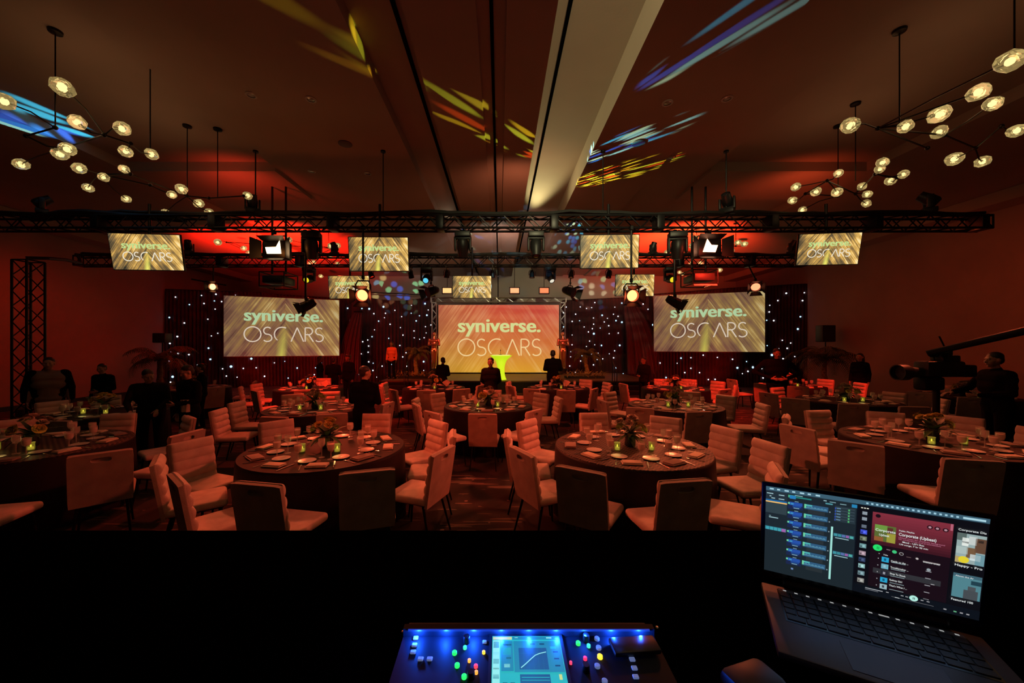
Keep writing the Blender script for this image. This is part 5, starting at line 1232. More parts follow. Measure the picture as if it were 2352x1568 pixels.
# ------------------------------------------------------------------ starlight drapes
def star_drape(label, p0, p1, top0, top1, stars, seed, sag=.0, folds=26, amp=.05, m=velvet, name='starlight_drape'):
    """p0,p1 floor ends (x,y); top heights; stars: pixel list is generated over the panel"""
    rnd = random.Random(seed); p0 = Vector((*p0, 0)); p1 = Vector((*p1, 0)); d = p1 - p0; Ln = d.length; dn = d.normalized(); nn = Vector((dn.y, -dn.x, 0))
    if nn.y > 0: nn = -nn
    t = thing(name, label, 'drape', p0, 0, 'black drapes with star lights'); n = folds * 6; vs = []; rows = 8
    off = lambda u, v: amp * math.sin(u * folds * 2 * PI + .5 * math.sin(v * 3)) * (.55 + .45 * (1 - v)) + .02 * math.sin(u * 17)
    tz = lambda u: top0 + (top1 - top0) * u - sag * math.sin(PI * u)
    for i in range(n + 1):
        u = i / n
        for j in range(rows + 1):
            v = j / rows; z = .02 + (tz(u) - .02) * v; q_ = d * u + nn * off(u, v); vs.append((q_.x, q_.y, z))
    fs = [(i * (rows + 1) + j, (i + 1) * (rows + 1) + j, (i + 1) * (rows + 1) + j + 1, i * (rows + 1) + j + 1) for i in range(n) for j in range(rows)]
    k = len(vs); vs += [(x - nn.x * .02, y - nn.y * .02, z) for x, y, z in vs]; fs += [tuple(a + k for a in f)[::-1] for f in fs]
    for i in range(n): a = i * (rows + 1) + rows; b_ = a + rows + 1; fs.append((a, b_, b_ + k, a + k))
    m_ = MB(); m_.add(vs, fs); m_.build('curtain', m, t, ang=60)
    pts = []; tries = 0
    while len(pts) < stars and tries < 9000:
        tries += 1; u = rnd.uniform(.02, .98); z = rnd.uniform(.25, tz(u) - .15)
        if all(math.hypot((u - a) * Ln, z - b_) > .24 for a, b_ in pts): pts.append((u, z))
    for u, z in pts:
        q_ = d * u + nn * (off(u, z / tz(u)) + .035); big = rnd.random(); mi = 0 if big < .72 else 1
        e = bpy.data.objects.new('star_light', SM[mi]); COL.objects.link(e); e.parent = t; e.location = (q_.x, q_.y, z); s_ = rnd.uniform(.62, 1.0) * (1.0 if big < .85 else 1.5); e.scale = (s_, s_, s_)
    m_ = MB(); m_.tube(Vector((0, 0, top0)) - nn * .03, d + Vector((0, 0, top1)) - nn * .03, .025, .025, 8); m_.build('pipe', blackmetal, t)
    return t
g = MB(); g.ball((0, 0, 0), .034, 8, 6); SM = [g.mesh('star', glow('star_white', (.85, .90, 1), 2.2)), None]; g = MB(); g.ball((0, 0, 0), .036, 8, 6); SM[1] = g.mesh('star_b', glow('star_blue', (.45, .75, 1), 1.8))
zt1 = at(0, 663, 16.2).z
star_drape('black star-lit drape at far left beside the left screen', (sx(380, 16.2), 16.2), (sx(600, 17.7), 17.7), at(0, 664, 16.2).z, at(0, 672, 17.7).z, 48, 2)
star_drape('black star-lit drape behind the right part of the left screen', (sx(600, 17.72), 17.72), (sx(792, 19.0), 19.0), at(0, 673, 17.7).z, at(0, 686, 19.0).z, 44, 3)
star_drape('black star-lit drape between left screen and main screen', (sx(792, 19.3), 19.3), (sx(1000, 20.35), 20.35), at(0, 668, 19.3).z, at(0, 678, 20.3).z, 78, 4, .38)
star_drape('black star-lit drape between main screen and right screen', (sx(1290, 20.35), 20.35), (sx(1496, 19.3), 19.3), at(0, 690, 20.3).z, at(0, 680, 19.3).z, 84, 5)
star_drape('black star-lit drape behind the left part of the right screen', (sx(1496, 19.0), 19.0), (sx(1690, 17.7), 17.7), at(0, 676, 19.0).z, at(0, 661, 17.7).z, 42, 6)
star_drape('black star-lit drape at far right beside the right screen', (sx(1690, 17.68), 17.68), (sx(1884, 15.9), 15.9), at(0, 661, 17.7).z, at(0, 650, 15.9).z, 46, 7)
m_ = MB(); m_.box((c0.x, 20.7, 2.1), (mw + 1.6, .03, 4.15)); tag(m_.build('black_masking_cloth', velvet, smooth=False), 'plain black masking cloth behind the main screen', 'drape')
# gathered drapes swept aside
def swept(label, px0, px1, Y, ztop, side, seed):
    rnd = random.Random(seed); t = thing('gathered_drape', label, 'drape', (sx((px0 + px1) / 2, Y), Y, 0), 0, 'red-lit gathered drapes'); W = abs(px1 - px0) * Y / F; vs = []; n, rows = 90, 18; H = ztop
    for i in range(n + 1):
        u = i / n
        for j in range(rows + 1):
            v = j / rows; wid = .30 + .70 * (1 - v) ** .6; shift = side * (-.42) * W * (v ** .8) + side * .18 * W
            x = (u - .5) * W * wid + shift + W * .10 * side * math.sin(PI * v); amp_ = .09 * wid; y = -amp_ * (.5 + .5 * math.sin(u * 9 * 2 * PI)) - .03 * math.sin(u * 31)
            vs.append((x, y, .52 + (H - .52) * v))
    fs = [(i * (rows + 1) + j, (i + 1) * (rows + 1) + j, (i + 1) * (rows + 1) + j + 1, i * (rows + 1) + j + 1) for i in range(n) for j in range(rows)]; k = len(vs); vs += [(x, y + .015, z) for x, y, z in vs]; fs += [tuple(a + k for a in f)[::-1] for f in fs]
    m_ = MB(); m_.add(vs, fs); m_.build('folds', redvelvet, t, ang=70); m_ = MB(); tp = sorted(vs, key=lambda q: -q[2])[0]; m_.box((side * -.24 * W, -.03, H), (W * .34, .12, .05)); m_.build('tie_band', blackcloth, t)
swept('red-lit drape swept aside left of the stage steps', 782, 838, 18.75, at(0, 716, 18.75).z, -1, 1); swept('red-lit drape swept aside left of the right screen', 1425, 1512, 18.95, at(0, 700, 18.95).z, 1, 2)
# speakers and stands at the drape ends
def speaker(label, px, py, Y, w_, h_):
    c = at(px, py, Y); t = thing('loudspeaker', label, 'speaker', (c.x, c.y, 0), 0, 'loudspeakers on stands beside the drapes'); m_ = MB(); m_.rbox((0, 0, c.z), (w_, .35, h_), .03, 2); m_.build('cabinet', blackplastic, t)
    m_ = MB(); m_.box((0, -.178, c.z), (w_ * .86, .008, h_ * .9)); m_.build('grille', mat('black_grille', (.008, .008, .008), .7), t); m_ = MB(); m_.tube((0, 0, .5), (0, 0, c.z - h_ / 2), .02, .02, 8)
    for k in range(3): a = k * 2.094 + .5; m_.tube((0, 0, .75), (.5 * math.cos(a), .5 * math.sin(a), .01), .014, .014, 6)
    m_.tube((0, 0, .3), (0, 0, .75), .025, .025, 8); m_.build('tripod_stand', blackmetal, t)
speaker('black loudspeaker on a stand at the left end of the starry drape', 373, 776, 14.6, .50, .38); speaker('black loudspeaker on a stand at the right end of the starry drape', 1896, 766, 14.6, .52, .66)
# dark crates along the base of the drapes, uplights
for k, (x, y) in enumerate(((-10.9, 14.9), (-8.4, 15.6), (9.8, 15.4), (-7.6, 15.4), (6.6, 15.4))):
    ds = ('far left, before the starry drape', 'left, below the left screen', 'far right, before the starry drape', 'left of the stage, below the left screen corner', 'right of the stage, below the right screen')[k]
    t = thing('floor_uplight', 'small black floor uplight at ' + ds, 'stage light', (x, y - .0, 0), 0, 'floor uplights'); m_ = MB(); m_.rbox((0, -.12, .10), (.26, .18, .16), .02, 2); m_.build('housing', blackplastic, t); m_ = MB(); m_.box((0, -.026, .12), (.2, .006, .1)); m_.build('lens', dimred, t)
for k, y in enumerate((6.6, 10.2, 13.6)):
    for x, wl in ((-13.2, 'left'), (12.2, 'right')):
        t = thing('added_wall_uplight', 'added floor can washing the %s wall, %s' % (wl, ('nearest the camera', 'middle one', 'nearest the drapes')[k]), 'stage light', (x, y, 0), 0, 'added floor cans along the walls'); m_ = MB(); m_.lathe([(0, .01), (.09, .01), (.10, .03), (.10, .20), (.085, .20), (.08, .12), (0, .12)], 14); m_.build('can', blackplastic, t); m_ = MB(); m_.lathe([(0, .12), (.078, .12), (.07, .135), (0, .14)], 12); m_.build('lens', dimred, t)  # cans added to carry the red wash on the walls

# ------------------------------------------------------------------ camera crane at right
cc = at(2150, 855, 6.1); t = thing('camera_crane', 'big black camera on a crane arm at right beside the operator', 'camera crane', (cc.x, cc.y, 0))
zc_ = cc.z; m_ = MB(); m_.rbox((.05, 0, zc_ + .06), (.62, .24, .26), .04, 2); m_.rbox((.15, 0, zc_ + .23), (.30, .20, .12), .03, 2); m_.rbox((.42, 0, zc_ + .03), (.22, .26, .20), .03, 2); cb = m_.build('camera_body', blackplastic, t)
m_ = MB(); R = Ry(-PI / 2); m_.lathe([(0, 0), (.08, 0), (.085, .14), (.10, .18), (.13, .24), (.13, .38), (.115, .38), (.11, .30), (0, .29)], 20, (-.26, 0, zc_ + .0), R); m_.build('lens', blackplastic, cb)
m_ = MB(); m_.rbox((-.05, -.02, zc_ + .30), (.16, .03, .10), .01, 1); m_.tube((-.02, 0, zc_ + .18), (-.04, 0, zc_ + .26), .012, .012, 6); m_.build('viewfinder', blackplastic, cb)
m_ = MB(); m_.path([(.28, .1, zc_ + .38), (.22, .1, zc_ + .50), (.17, .1, zc_ + .60)], .012, 6); m_.build('antenna', blackmetal, cb)
m_ = MB(); e1 = at(2430, 742, 5.0) - Vector((cc.x, cc.y, 0)); e0 = at(2190, 803, 5.9) - Vector((cc.x, cc.y, 0)); m_.tube(e0 + Vector((-.35, .06, -.06)), e1, .05, .06, 10); m_.build('crane_arm', blackmetal, t)
m_ = MB(); m_.tube(e0 + Vector((-.1, .02, -.02)), (.12, 0, zc_ + .2), .04, .04, 8); m_.rbox((.12, .0, zc_ + .30), (.16, .16, .2), .03, 2); m_.build('remote_head', blackmetal, t)
m_ = MB(); m_.rbox((-.12, 0, zc_ - .18), (.34, .2, .22), .04, 2); m_.tube((.0, 0, zc_ - .1), (.0, 0, .55), .045, .045, 10)
m_.build('pedestal_column', blackmetal, t)
for k in range(3):
    a = k * 2.094 + .4; m_ = MB(); m_.tube((0, 0, .95), (.36 * math.cos(a), .36 * math.sin(a), .02), .022, .018, 7); m_.build('tripod_leg', blackmetal, t)
# ------------------------------------------------------------------ mixing position: black desk, console, laptop
DZ = 1.36
t = thing('mixing_desk', 'wide black-draped mixing desk across the foreground', 'desk', (0.05, .68, 0))
m_ = MB(); m_.rbox((0, 0, DZ - .02), (4.3, 1.02, .04), .008, 2); m_.build('tabletop', deskm, t)
m_ = MB(); n = 200; vs = []
for k in range(n + 1): x = -2.14 + 4.28 * k / n; y = .505 + .008 * math.sin(k * 1.7); vs += [(x, y, .01), (x, y, DZ - .04), (x, y - .008, .01), (x, y - .008, DZ - .04)]
m_.add(vs, [(4 * k, 4 * k + 4, 4 * k + 5, 4 * k + 1) for k in range(n)] + [(4 * k + 2, 4 * k + 3, 4 * k + 7, 4 * k + 6) for k in range(n)]); m_.build('front_drape', deskm, t)
for sg in (-1, 1):
    m_ = MB(); m_.box((sg * 2.1, 0, DZ / 2 - .02), (.03, .96, DZ - .05)); m_.build('side_drape', deskm, t, smooth=False)

# console: a sloped panel; local frame x right, v up the slope (away), w off the surface
CY0, CY1, CZ0, CZ1 = .36, .715, DZ + .010, DZ + .028
conx = at(1216, 1450, .70).x; CW = .485
t = thing('mixing_console', 'dark digital mixing console with blue light strip and cyan touch screen', 'mixing console', (conx, CY0, CZ0))
sl_ = math.atan2(CZ1 - CZ0, CY1 - CY0); RC = Rx(sl_); LV = math.hypot(CY1 - CY0, CZ1 - CZ0)
def cpos(u, v, w_=0): return RC @ Vector((u, v, w_))
con_m = mat('console_panel', (.016, .016, .024), .6, spec=.2); m_ = MB(); poly = [(-.0, -CZ0 + DZ + .001), (0, 0), (CY1 - CY0, CZ1 - CZ0), (CY1 - CY0 + .05, CZ1 - CZ0 - .01), (CY1 - CY0 + .05, -CZ0 + DZ + .001)]
vs = [(-CW / 2, y, z) for y, z in poly] + [(CW / 2, y, z) for y, z in poly]; m_.add(vs, [(0, 1, 2, 3, 4), (9, 8, 7, 6, 5)] + [(i, i + 5, (i + 1) % 5 + 5, (i + 1) % 5) for i in range(5)]); m_.build('chassis', con_m, t, smooth=False)
def cplane(name, items, lift, parent, smooth=False):
    """items: (u0, v0, u1, v1, material) rectangles on the slope"""
    ms = []; m_ = MB()
    for u0, v0, u1, v1, mm in items:
        if mm not in ms: ms.append(mm)
        m_.add([cpos(u0, v0, lift), cpos(u1, v0, lift), cpos(u1, v1, lift), cpos(u0, v1, lift)], [(0, 1, 2, 3)], ms.index(mm))
    return m_.build(name, ms, parent, smooth=False)
# blue glowing strip with brighter LED spots, sits in a raised hood at the top edge
m_ = MB(); m_.box(cpos(0, LV + .006, .008), (CW, .012, .016), RC); m_.build('hood', con_m, t, smooth=False)
m_ = MB(); m_.box(cpos(0, LV - .001, .0145), (CW - .02, .003, .003), RC); m_.build('light_strip', glow('blue_strip', (.01, .07, .9), .45), t, smooth=False)
for k in range(9):
    u = -CW / 2 + .03 + k * (CW - .06) / 8; p = cpos(u, LV - .010, .0125) + Vector((conx, CY0, CZ0)); point(p, (.01, .10, 1), .42, .003, 'strip_lamp')
def spx_(px, py):   # pixel -> slope coordinates (u, v) on the console surface
    n_ = RC @ Vector((0, 0, 1)); o_ = Vector((conx, CY0, CZ0)); d = Vector(((px - VX) / F, 1, -(py - VY) / F)); e_ = Vector((0, 0, EYE)); s_ = (o_ - e_).dot(n_) / d.dot(n_); q_ = RC.inverted() @ (e_ + d * s_ - o_); return q_.x, q_.y
lg = text_mb('ALLEN', .0100, .0002); lo, hi = width(lg); lg2 = text_mb('&', .008); lg3 = text_mb('HEATH', .0100, .0002); u0, v0 = spx_(1181, 1463)
m_ = MB(); off_ = 0
for q_, gp in ((lg, .004), (lg2, .004), (lg3, 0)):
    a_, b_ = width(q_); m_.add([cpos(u0 + off_ + v[0] - a_, v0 + v[2], .0012) for v in q_.v], q_.f); off_ += b_ - a_ + gp
m_.build('maker_lettering', mat('lettering_pale', (.5, .55, .65), .5, emit=(.25, .35, .7), es=.8), t, smooth=False)
# touch screen
A = spx_(1131, 1468); Bq = spx_(1284, 1468); U0, U1, V1 = A[0], Bq[0], A[1]; V0 = V1 - .098
m_ = MB(); m_.box(cpos((U0 + U1) / 2, (V0 + V1) / 2, .003), (U1 - U0 + .012, V1 - V0 + .012, .006), RC); bz = m_.build('screen_bezel', blackplastic, t, smooth=False)
cy = lambda nm, c: glow(nm, c, 1.0); c1 = cy('ui_cyan', (.02, .46, .50)); c2 = cy('ui_teal', (.015, .24, .36)); c3 = cy('ui_pale', (.30, .85, .80)); c4 = cy('ui_blue', (.01, .09, .24)); c5 = cy('ui_yellow', (.6, .72, .22)); c6 = cy('ui_dark', (.005, .05, .09))
def S(a, b_, c, d, m): return (U0 + (U1 - U0) * a, V1 - (V1 - V0) * d, U0 + (U1 - U0) * c, V1 - (V1 - V0) * b_, m)
cplane('display', [S(0, 0, 1, 1, c1)], .0066, bz)
it = [S(.01, .02, .29, .085, c5), S(.30, .02, .99, .085, c2), S(.01, .10, .11, .98, c3), S(.02, .13, .10, .27, c2), S(.13, .12, .30, .74, c2), S(.16, .18, .28, .22, c6), S(.15, .26, .27, .42, c1), S(.20, .46, .27, .50, c6), S(.17, .60, .25, .67, c3), S(.31, .12, .99, .76, c2), S(.38, .27, .78, .71, c4), S(.84, .24, .92, .29, c1), S(.87, .34, .94, .37, c6), S(.87, .48, .94, .51, c6), S(.87, .62, .94, .65, c6), S(.55, .17, .62, .20, c6), S(.69, .17, .76, .20, c6), S(.38, .80, .78, .96, c4), S(.40, .85, .77, .865, c1), S(.40, .90, .77, .915, c1), S(.14, .78, .33, .95, c1), S(.15, .95, .21, .985, c6), S(.25, .95, .31, .985, c6), S(.02, .36, .10, .42, c1), S(.02, .50, .10, .60, c2), S(.02, .68, .10, .72, c6), S(.02, .80, .10, .88, c2), S(.90, .80, .94, .90, c5), S(.33, .03, .38, .05, c3), S(.52, .03, .56, .05, c3), S(.80, .03, .88, .06, c3)]
for k in range(1, 6): it.append(S(.38 + .067 * k, .27, .382 + .067 * k, .71, c2))
for k in range(1, 4): it.append(S(.38, .27 + .11 * k, .78, .273 + .11 * k, c2))
cplane('interface_blocks', it, .0070, bz)
# compressor curve
m_ = MB(); pts = [(.40, .68), (.47, .60), (.55, .50), (.61, .43), (.68, .39), (.77, .36)]; q2 = [(U0 + (U1 - U0) * a, V1 - (V1 - V0) * b_) for a, b_ in pts]; rb = ribbon(q2, .0016); m_.add([cpos(v[0], v[2], .0074) for v in rb.v], rb.f); m_.build('gain_curve', c3, bz, smooth=False)
scp = cpos((U0 + U1) / 2, (V0 + V1) / 2, .05) + Vector((conx, CY0, CZ0)); point(scp, (.05, .7, .8), .05, .03, 'screen_lamp')
# buttons and knobs, placed where they show
bw_ = mat('button_grey_blue', (.35, .40, .55), .4, emit=(.10, .14, .32), es=.8)
def btn(px, py, w_, h_, m, nm='button', rnd_=False, ht=.004):
    u, v = spx_(px, py); g = MB()
    if rnd_: g.lathe([(0, 0), (w_ / 2, 0), (w_ / 2, ht * .8), (w_ / 2 - .001, ht), (0, ht)], 12, cpos(u, v, 0), RC)
    else: g.rbox(cpos(u, v, ht / 2), (w_, h_, ht), .0012, 1, RC)
    return g.build(nm, m, t)
for px, py in ((955, 1467), (952, 1483), (949, 1499), (966, 1515), (987, 1515), (1437, 1458), (1441, 1476), (1452, 1516), (1457, 1536), (1460, 1556)): btn(px, py, .010, .008, bw_)
btn(1113, 1476, .008, .007, bw_)
for px, py, c, s_ in ((1044, 1501, (.02, .9, .12), .009), (1050, 1530, (.02, .9, .12), .009), (1066, 1556, (.02, .9, .12), .009), (1068, 1489, (.05, .75, .4), .007), (1070, 1461, (.9, .03, .10), .006), (1078, 1519, (1, .4, .05), .006), (1093, 1532, (.95, .05, .08), .007), (1094, 1546, (1, .35, .05), .006), (1111, 1500, (.9, .6, .05), .006), (1328, 1479, (.03, .8, .1), .009), (1352, 1485, (.05, .8, .5), .007), (1348, 1456, (.9, .85, .1), .005), (1344, 1514, (.9, .03, .1), .007), (1311, 1524, (.9, .05, .12), .005), (1378, 1510, (.9, .65, .03), .010)):
    btn(px, py, s_, s_, glow('led_%d_%d' % (px, py), c, 1.5), 'lit_button', True, .005)
for px, py in ((1371, 1468), (1375, 1489), (1372, 1531), (1389, 1566)): btn(px, py, .010, .010, bw_, 'round_button', True)
for px, py in ((1072, 1474), (1346, 1470), (1082, 1556), (1346, 1540)): btn(px, py, .013, .013, blackplastic, 'knob', True, .012)
for k in range(6):
    u = -.20 + .08 * k; g = MB(); g.box(cpos(u, .10, .0006), (.004, .09, .0012), RC); g.build('fader_slot', blackplastic, t, smooth=False); g = MB(); g.rbox(cpos(u, .08 + .01 * (k % 3), .006), (.012, .022, .012), .002, 1, RC); g.build('fader_cap', con_m, t)
for px, py in ((926, 1451), (1509, 1441)): btn(px, py, .006, .006, alu, 'screw', True, .002)
# phone lying on the console at right
u, v = spx_(1462, 1492); o_ = Vector((conx, CY0, CZ0)) + cpos(u - .004, v, .008); g = MB(); g.rbox((0, 0, 0), (.088, .036, .010), .004, 2, RC @ Rz(.08)); tag(g.build('black_pouch', blackplastic, None, o_), 'small black pouch lying on the right side of the mixing console', 'pouch')

# ------------------------------------------------------------------ laptop
TL = Vector((.621, .863, EYE - .326)); yw, tl = -.503, .161; RLp = (Matrix.Rotation(yw, 3, 'Z') @ Matrix.Rotation(tl, 3, 'X')); LW, LH = .345, .2156
xax = RLp @ Vector((1, 0, 0)); zax = RLp @ Vector((0, 0, 1)); fn = RLp @ Vector((0, -1, 0)); ctr = TL + xax * LW / 2 - zax * (LH + .02); hz = DZ + .018
t = thing('laptop', 'open silver laptop at right showing audio software and a red music playlist', 'laptop', (ctr.x, ctr.y, DZ + .004), yw)
inv = Matrix.Rotation(-yw, 3, 'Z'); org = Vector((ctr.x, ctr.y, DZ + .004)); loc_ = lambda p: inv @ (Vector(p) - org)
dz_ = 0
lapm = mat('laptop_space_grey', (.06, .065, .085), .5, .2); lidm = mat('laptop_bezel', (.006, .006, .007), .3)
Rt = Matrix.Rotation(tl, 3, 'X'); lc = loc_(TL + xax * LW / 2 - zax * LH / 2)
m_ = MB(); m_.rbox(lc + Rt @ Vector((0, .004, -.004)), (LW + .016, .006, LH + .026), .003, 2, Rt); lid = m_.build('lid', lidm, t)
m_ = MB(); bz_ = loc_(ctr).z; m_.rbox((0, -.118, max(.008, .008)), (LW + .012, .235, .014), .004, 2); base = m_.build('base', lapm, t)
m_ = MB(); hp = lc + Rt @ Vector((0, .004, -LH / 2 - .012)); m_.tube((-.13, hp.y, hp.z * .5 + .008), (.13, hp.y, hp.z * .5 + .008), .010, .010, 8); m_.box((0, hp.y, (hp.z + .012) / 2), (.27, .008, max(.01, abs(hp.z - .010)))); m_.build('hinge', lidm, t)
def LP(u, v, lift=.0): return lc + Rt @ Vector((-LW / 2 + LW * u, .0005 - lift, LH / 2 - LH * v))
ui = MB(); uim = []
def rect(u0, v0, u1, v1, col, lift=.0012, mb_=None, lst=None):
    mm = glow('px_%02x%02x%02x' % tuple(int(c * 255) for c in col), col, 1.0); mb_ = mb_ if mb_ is not None else ui; lst = lst if lst is not None else uim
    if mm not in lst: lst.append(mm)
    mb_.add([LP(u0, v1, lift), LP(u1, v1, lift), LP(u1, v0, lift), LP(u0, v0, lift)], [(0, 1, 2, 3)], lst.index(mm))
dm = MB(); dl = []; rect(0, 0, 1, 1, (.004, .006, .010), .0008, dm, dl); dsp = dm.build('display', dl, lid, smooth=False)
dk = (.012, .020, .026); pn = (.030, .050, .060)
rect(0, 0, 1, .045, (.045, .11, .16)); 
for k in range(7): rect(.02 + .04 * k, .014, .02 + .04 * k + .022 - (.006 if k % 2 else 0), .030, (.4, .65, .75), .0016)
for k in range(18): rect(.50 + .022 * k, .015, .50 + .022 * k + .010, .032, (.35, .6, .72), .0016)
rect(.90, .014, .985, .033, (.4, .65, .75), .0016)
# left application
rect(0, .045, .46, 1, dk); rect(0, .045, .115, .30, (.018, .03, .04), .0014); rect(0, .145, .115, .163, (.01, .12, .33), .0016); rect(0, .163, .115, .178, (.85, .50, .15), .0018); rect(0, .185, .115, .30, pn, .0016)
for a, b_, c, d in ((.005, .07, .04, .08), (.07, .075, .10, .085), (.02, .10, .03, .11), (.03, .12, .05, .13), (.07, .12, .10, .13), (.02, .33, .03, .335), (.02, .345, .07, .355)): rect(a, b_, c, d, (.35, .55, .6), .002)
rect(0, .46, .115, .50, (.03, .18, .25), .0016); rect(.09, .465, .112, .50, (.35, .12, .4), .0018)
for k in range(4): rect(.005 + .022 * k, .465, .022 + .022 * k, .50, (.05, .35, .42), .0018)
for k in range(7):
    v = .135 + .108 * k
    rect(.12, v, .20, v + .082, (.012, .02, .07), .0014); rect(.128, v + .002, .195, v + .038, (.02, .08, .38), .0016); rect(.120, v + .008, .130, v + .028, (.15, .65, .35), .002); rect(.145, v + .038, .19, v + .058, (.015, .06, .26), .0016); rect(.15, v + .062, .18, v + .070, (.2, .4, .5), .0018); rect(.135, v + .012, .15, v + .030, (.05, .28, .5), .0018); rect(.155, v - .012, .175, v - .005, (.2, .35, .45), .0018)
    rect(.205, v + .0, .325, v + .055, (.03, .10, .20), .0016); rect(.205, v, .215, v + .045, (.15, .62, .35), .0018); rect(.215, v + .002, .245, v + .018, (.08, .45, .45), .0018); rect(.215, v + .034, .32, v + .040, (.12, .3, .4), .0018)
    for j in range(6): rect(.22 + .017 * j, v + .022, .232 + .017 * j, v + .030, (.08, .25, .38), .0019)
    rect(.225, v + .056, .31, v + .10, (.022, .03, .035), .0015)
    rect(.330, v + .04, .336, v + .052, (.25, .35, .4), .0018)
rect(.12, .06, .16, .09, (.06, .4, .2), .0018); rect(.128, .062, .16, .10, (.02, .2, .5), .0019); rect(.16, .07, .24, .085, (.02, .22, .2), .0018); rect(.155, .055, .195, .062, (.3, .6, .6), .0018)
rect(.343, .335, .353, .93, (.35, .75, .68), .0018)
rect(.357, .10, .455, .27, (.02, .035, .045), .0015)
for k in range(5): rect(.358, .115 + .031 * k, .45, .118 + .031 * k, (.08, .12, .15), .0018); rect(.365, .122 + .031 * k, .385, .130 + .031 * k, (.15, .3, .45), .0018); rect(.42, .120 + .031 * k, .428, .138 + .031 * k, (.08, .45, .15), .0018); rect(.357, .120 + .031 * k, .362, .138 + .031 * k, (.03, .08, .5), .0018)
rect(.435, .058, .46, .092, (.02, .22, .45), .0018); rect(.30, .06, .315, .07, (.3, .5, .55), .0018); rect(.33, .066, .36, .073, (.25, .45, .5), .0018); rect(.38, .072, .41, .079, (.25, .45, .5), .0018); rect(.31, .085, .345, .10, (.08, .3, .35), .0018)
for v in (.40, .60):
    rect(.357, v, .455, v + .035, (.03, .12, .18), .0015)
    for j in range(5): rect(.359 + .019 * j, v + .004, .374 + .019 * j, v + .030, ((.05, .3, .35), (.04, .25, .3), (.10, .15, .4), (.3, .1, .35), (.08, .4, .35))[j], .0018)
    rect(.365, v + .045, .43, v + .054, (.3, .5, .55), .0018)
rect(.148, .90, .160, .92, (.15, .25, .5), .0018)
# right application: music playlist
rect(.465, .055, 1, 1, (.004, .004, .006), .0013)
for k, c in enumerate(((.6, .15, .1), (.6, .5, .1), (.1, .5, .15))): rect(.478 + .013 * k, .072, .487 + .013 * k, .083, (.7, .7, .6), .0018)
sb = [(.13, (.25, .3, .35)), (.19, (.25, .3, .35)), (.27, (.12, .15, .2)), (.33, (.05, .08, .6)), (.40, (.15, .18, .12)), (.48, (.15, .3, .32)), (.56, (.35, .25, .3)), (.63, (.03, .05, .12)), (.70, (.25, .45, .45)), (.78, (.15, .25, .28)), (.86, (.28, .28, .26)), (.93, (.30, .32, .28))]
for v, c in sb:
    s_ = .016 if v < .3 else .022; rect(.495 - s_ * .6, v - s_, .495 + s_ * .8, v + s_ * 1.1, c, .0018)
    if v > .32: rect(.495, v - s_ * .5, .495 + s_ * .5, v + s_ * .6, tuple(min(1, x * 1.6 + .03) for x in c), .0020); rect(.495 - s_ * .5, v, .495 - s_ * .1, v + s_ * .8, tuple(x * .4 for x in c), .0020)
rect(.532, .10, .868, .90, (.010, .004, .007), .0016)
for k in range(12): rect(.532, .10 + .028 * k, .868, .128 + .028 * k, (.22 - .0155 * k, .028 - .0018 * k, .045 - .0028 * k), .0018)
rect(.856, .10, .866, .165, (.45, .12, .18), .0020)
rect(.545, .225, .638, .395, (.10, .14, .03), .0021); rect(.545, .225, .60, .29, (.15, .3, .05), .0022); rect(.60, .30, .638, .395, (.32, .30, .04), .0022); rect(.545, .35, .585, .395, (.28, .10, .03), .0022); rect(.60, .24, .625, .30, (.10, .03, .02), .0023)
rect(.545, .445, .585, .51, (.01, .006, .006), .0019)
def disc(u, v, r, col, lift=.0024):
    mm = glow('px_%02x%02x%02x' % tuple(int(c * 255) for c in col), col, 1.0)
    if mm not in uim: uim.append(mm)
    n = 18; ui.add([LP(u, v, lift) + Rt @ Vector((r * math.cos(2 * PI * k / n), 0, r * math.sin(2 * PI * k / n))) for k in range(n)], [tuple(range(n))], uim.index(mm))
disc(.563, .47, .0072, (.02, .75, .15)); disc(.638, .480, .0036, (.05, .55, .2)); disc(.668, .487, .0034, (.35, .35, .35)); disc(.668, .487, .0024, (.02, .01, .01), .0026)
disc(.556, .135, .0040, (.01, .004, .006)); 
for u in (.775, .805, .838): disc(u, .165 + (u - .775) * .05, .0042, (.03, .006, .01)); disc(u, .165 + (u - .775) * .05, .0022, (.45, .25, .3), .0026)
rect(.560, .455, .563, .485, (.01, .2, .05), .0028); rect(.567, .455, .570, .485, (.01, .2, .05), .0028)
rect(.603, .468, .620, .474, (.35, .25, .28), .0022); rect(.69, .505, .71, .510, (.15, .1, .1), .0022); disc(.735, .505, .0022, (.5, .45, .45)); rect(.76, .515, .83, .524, (.4, .35, .35), .0022)
rect(.57, .525, .575, .532, (.4, .4, .4), .0022)
for k in range(5):
    v = .58 + .073 * k
    rect(.585, v - .024, .617, v + .028, ((.02, .35, .6), (.15, .4, .5), (.02, .02, .03), (.02, .35, .6), (.3, .45, .5))[k], .0021); rect(.595, v - .012, .605, v + .014, ((.01, .1, .2), (.3, .5, .6), (.3, .3, .35), (.01, .1, .2), (.05, .06, .08))[k], .0023)
    rect(.568, v - .004, .572, v + .006, (.4, .4, .42), .0022); rect(.775, v + .03, .798, v + .038, (.3, .3, .33), .0022)
    rect(.628, v + .012, .69, v + .018, (.22, .3, .32), .0022)
rect(.55, .690, .84, .745, (.03, .03, .035), .0017); rect(.585, .704, .617, .754, (.02, .02, .03), .0022); rect(.80, .735, .815, .742, (.4, .4, .42), .0022)
disc(.786, .595, .0030, (.3, .35, .38))
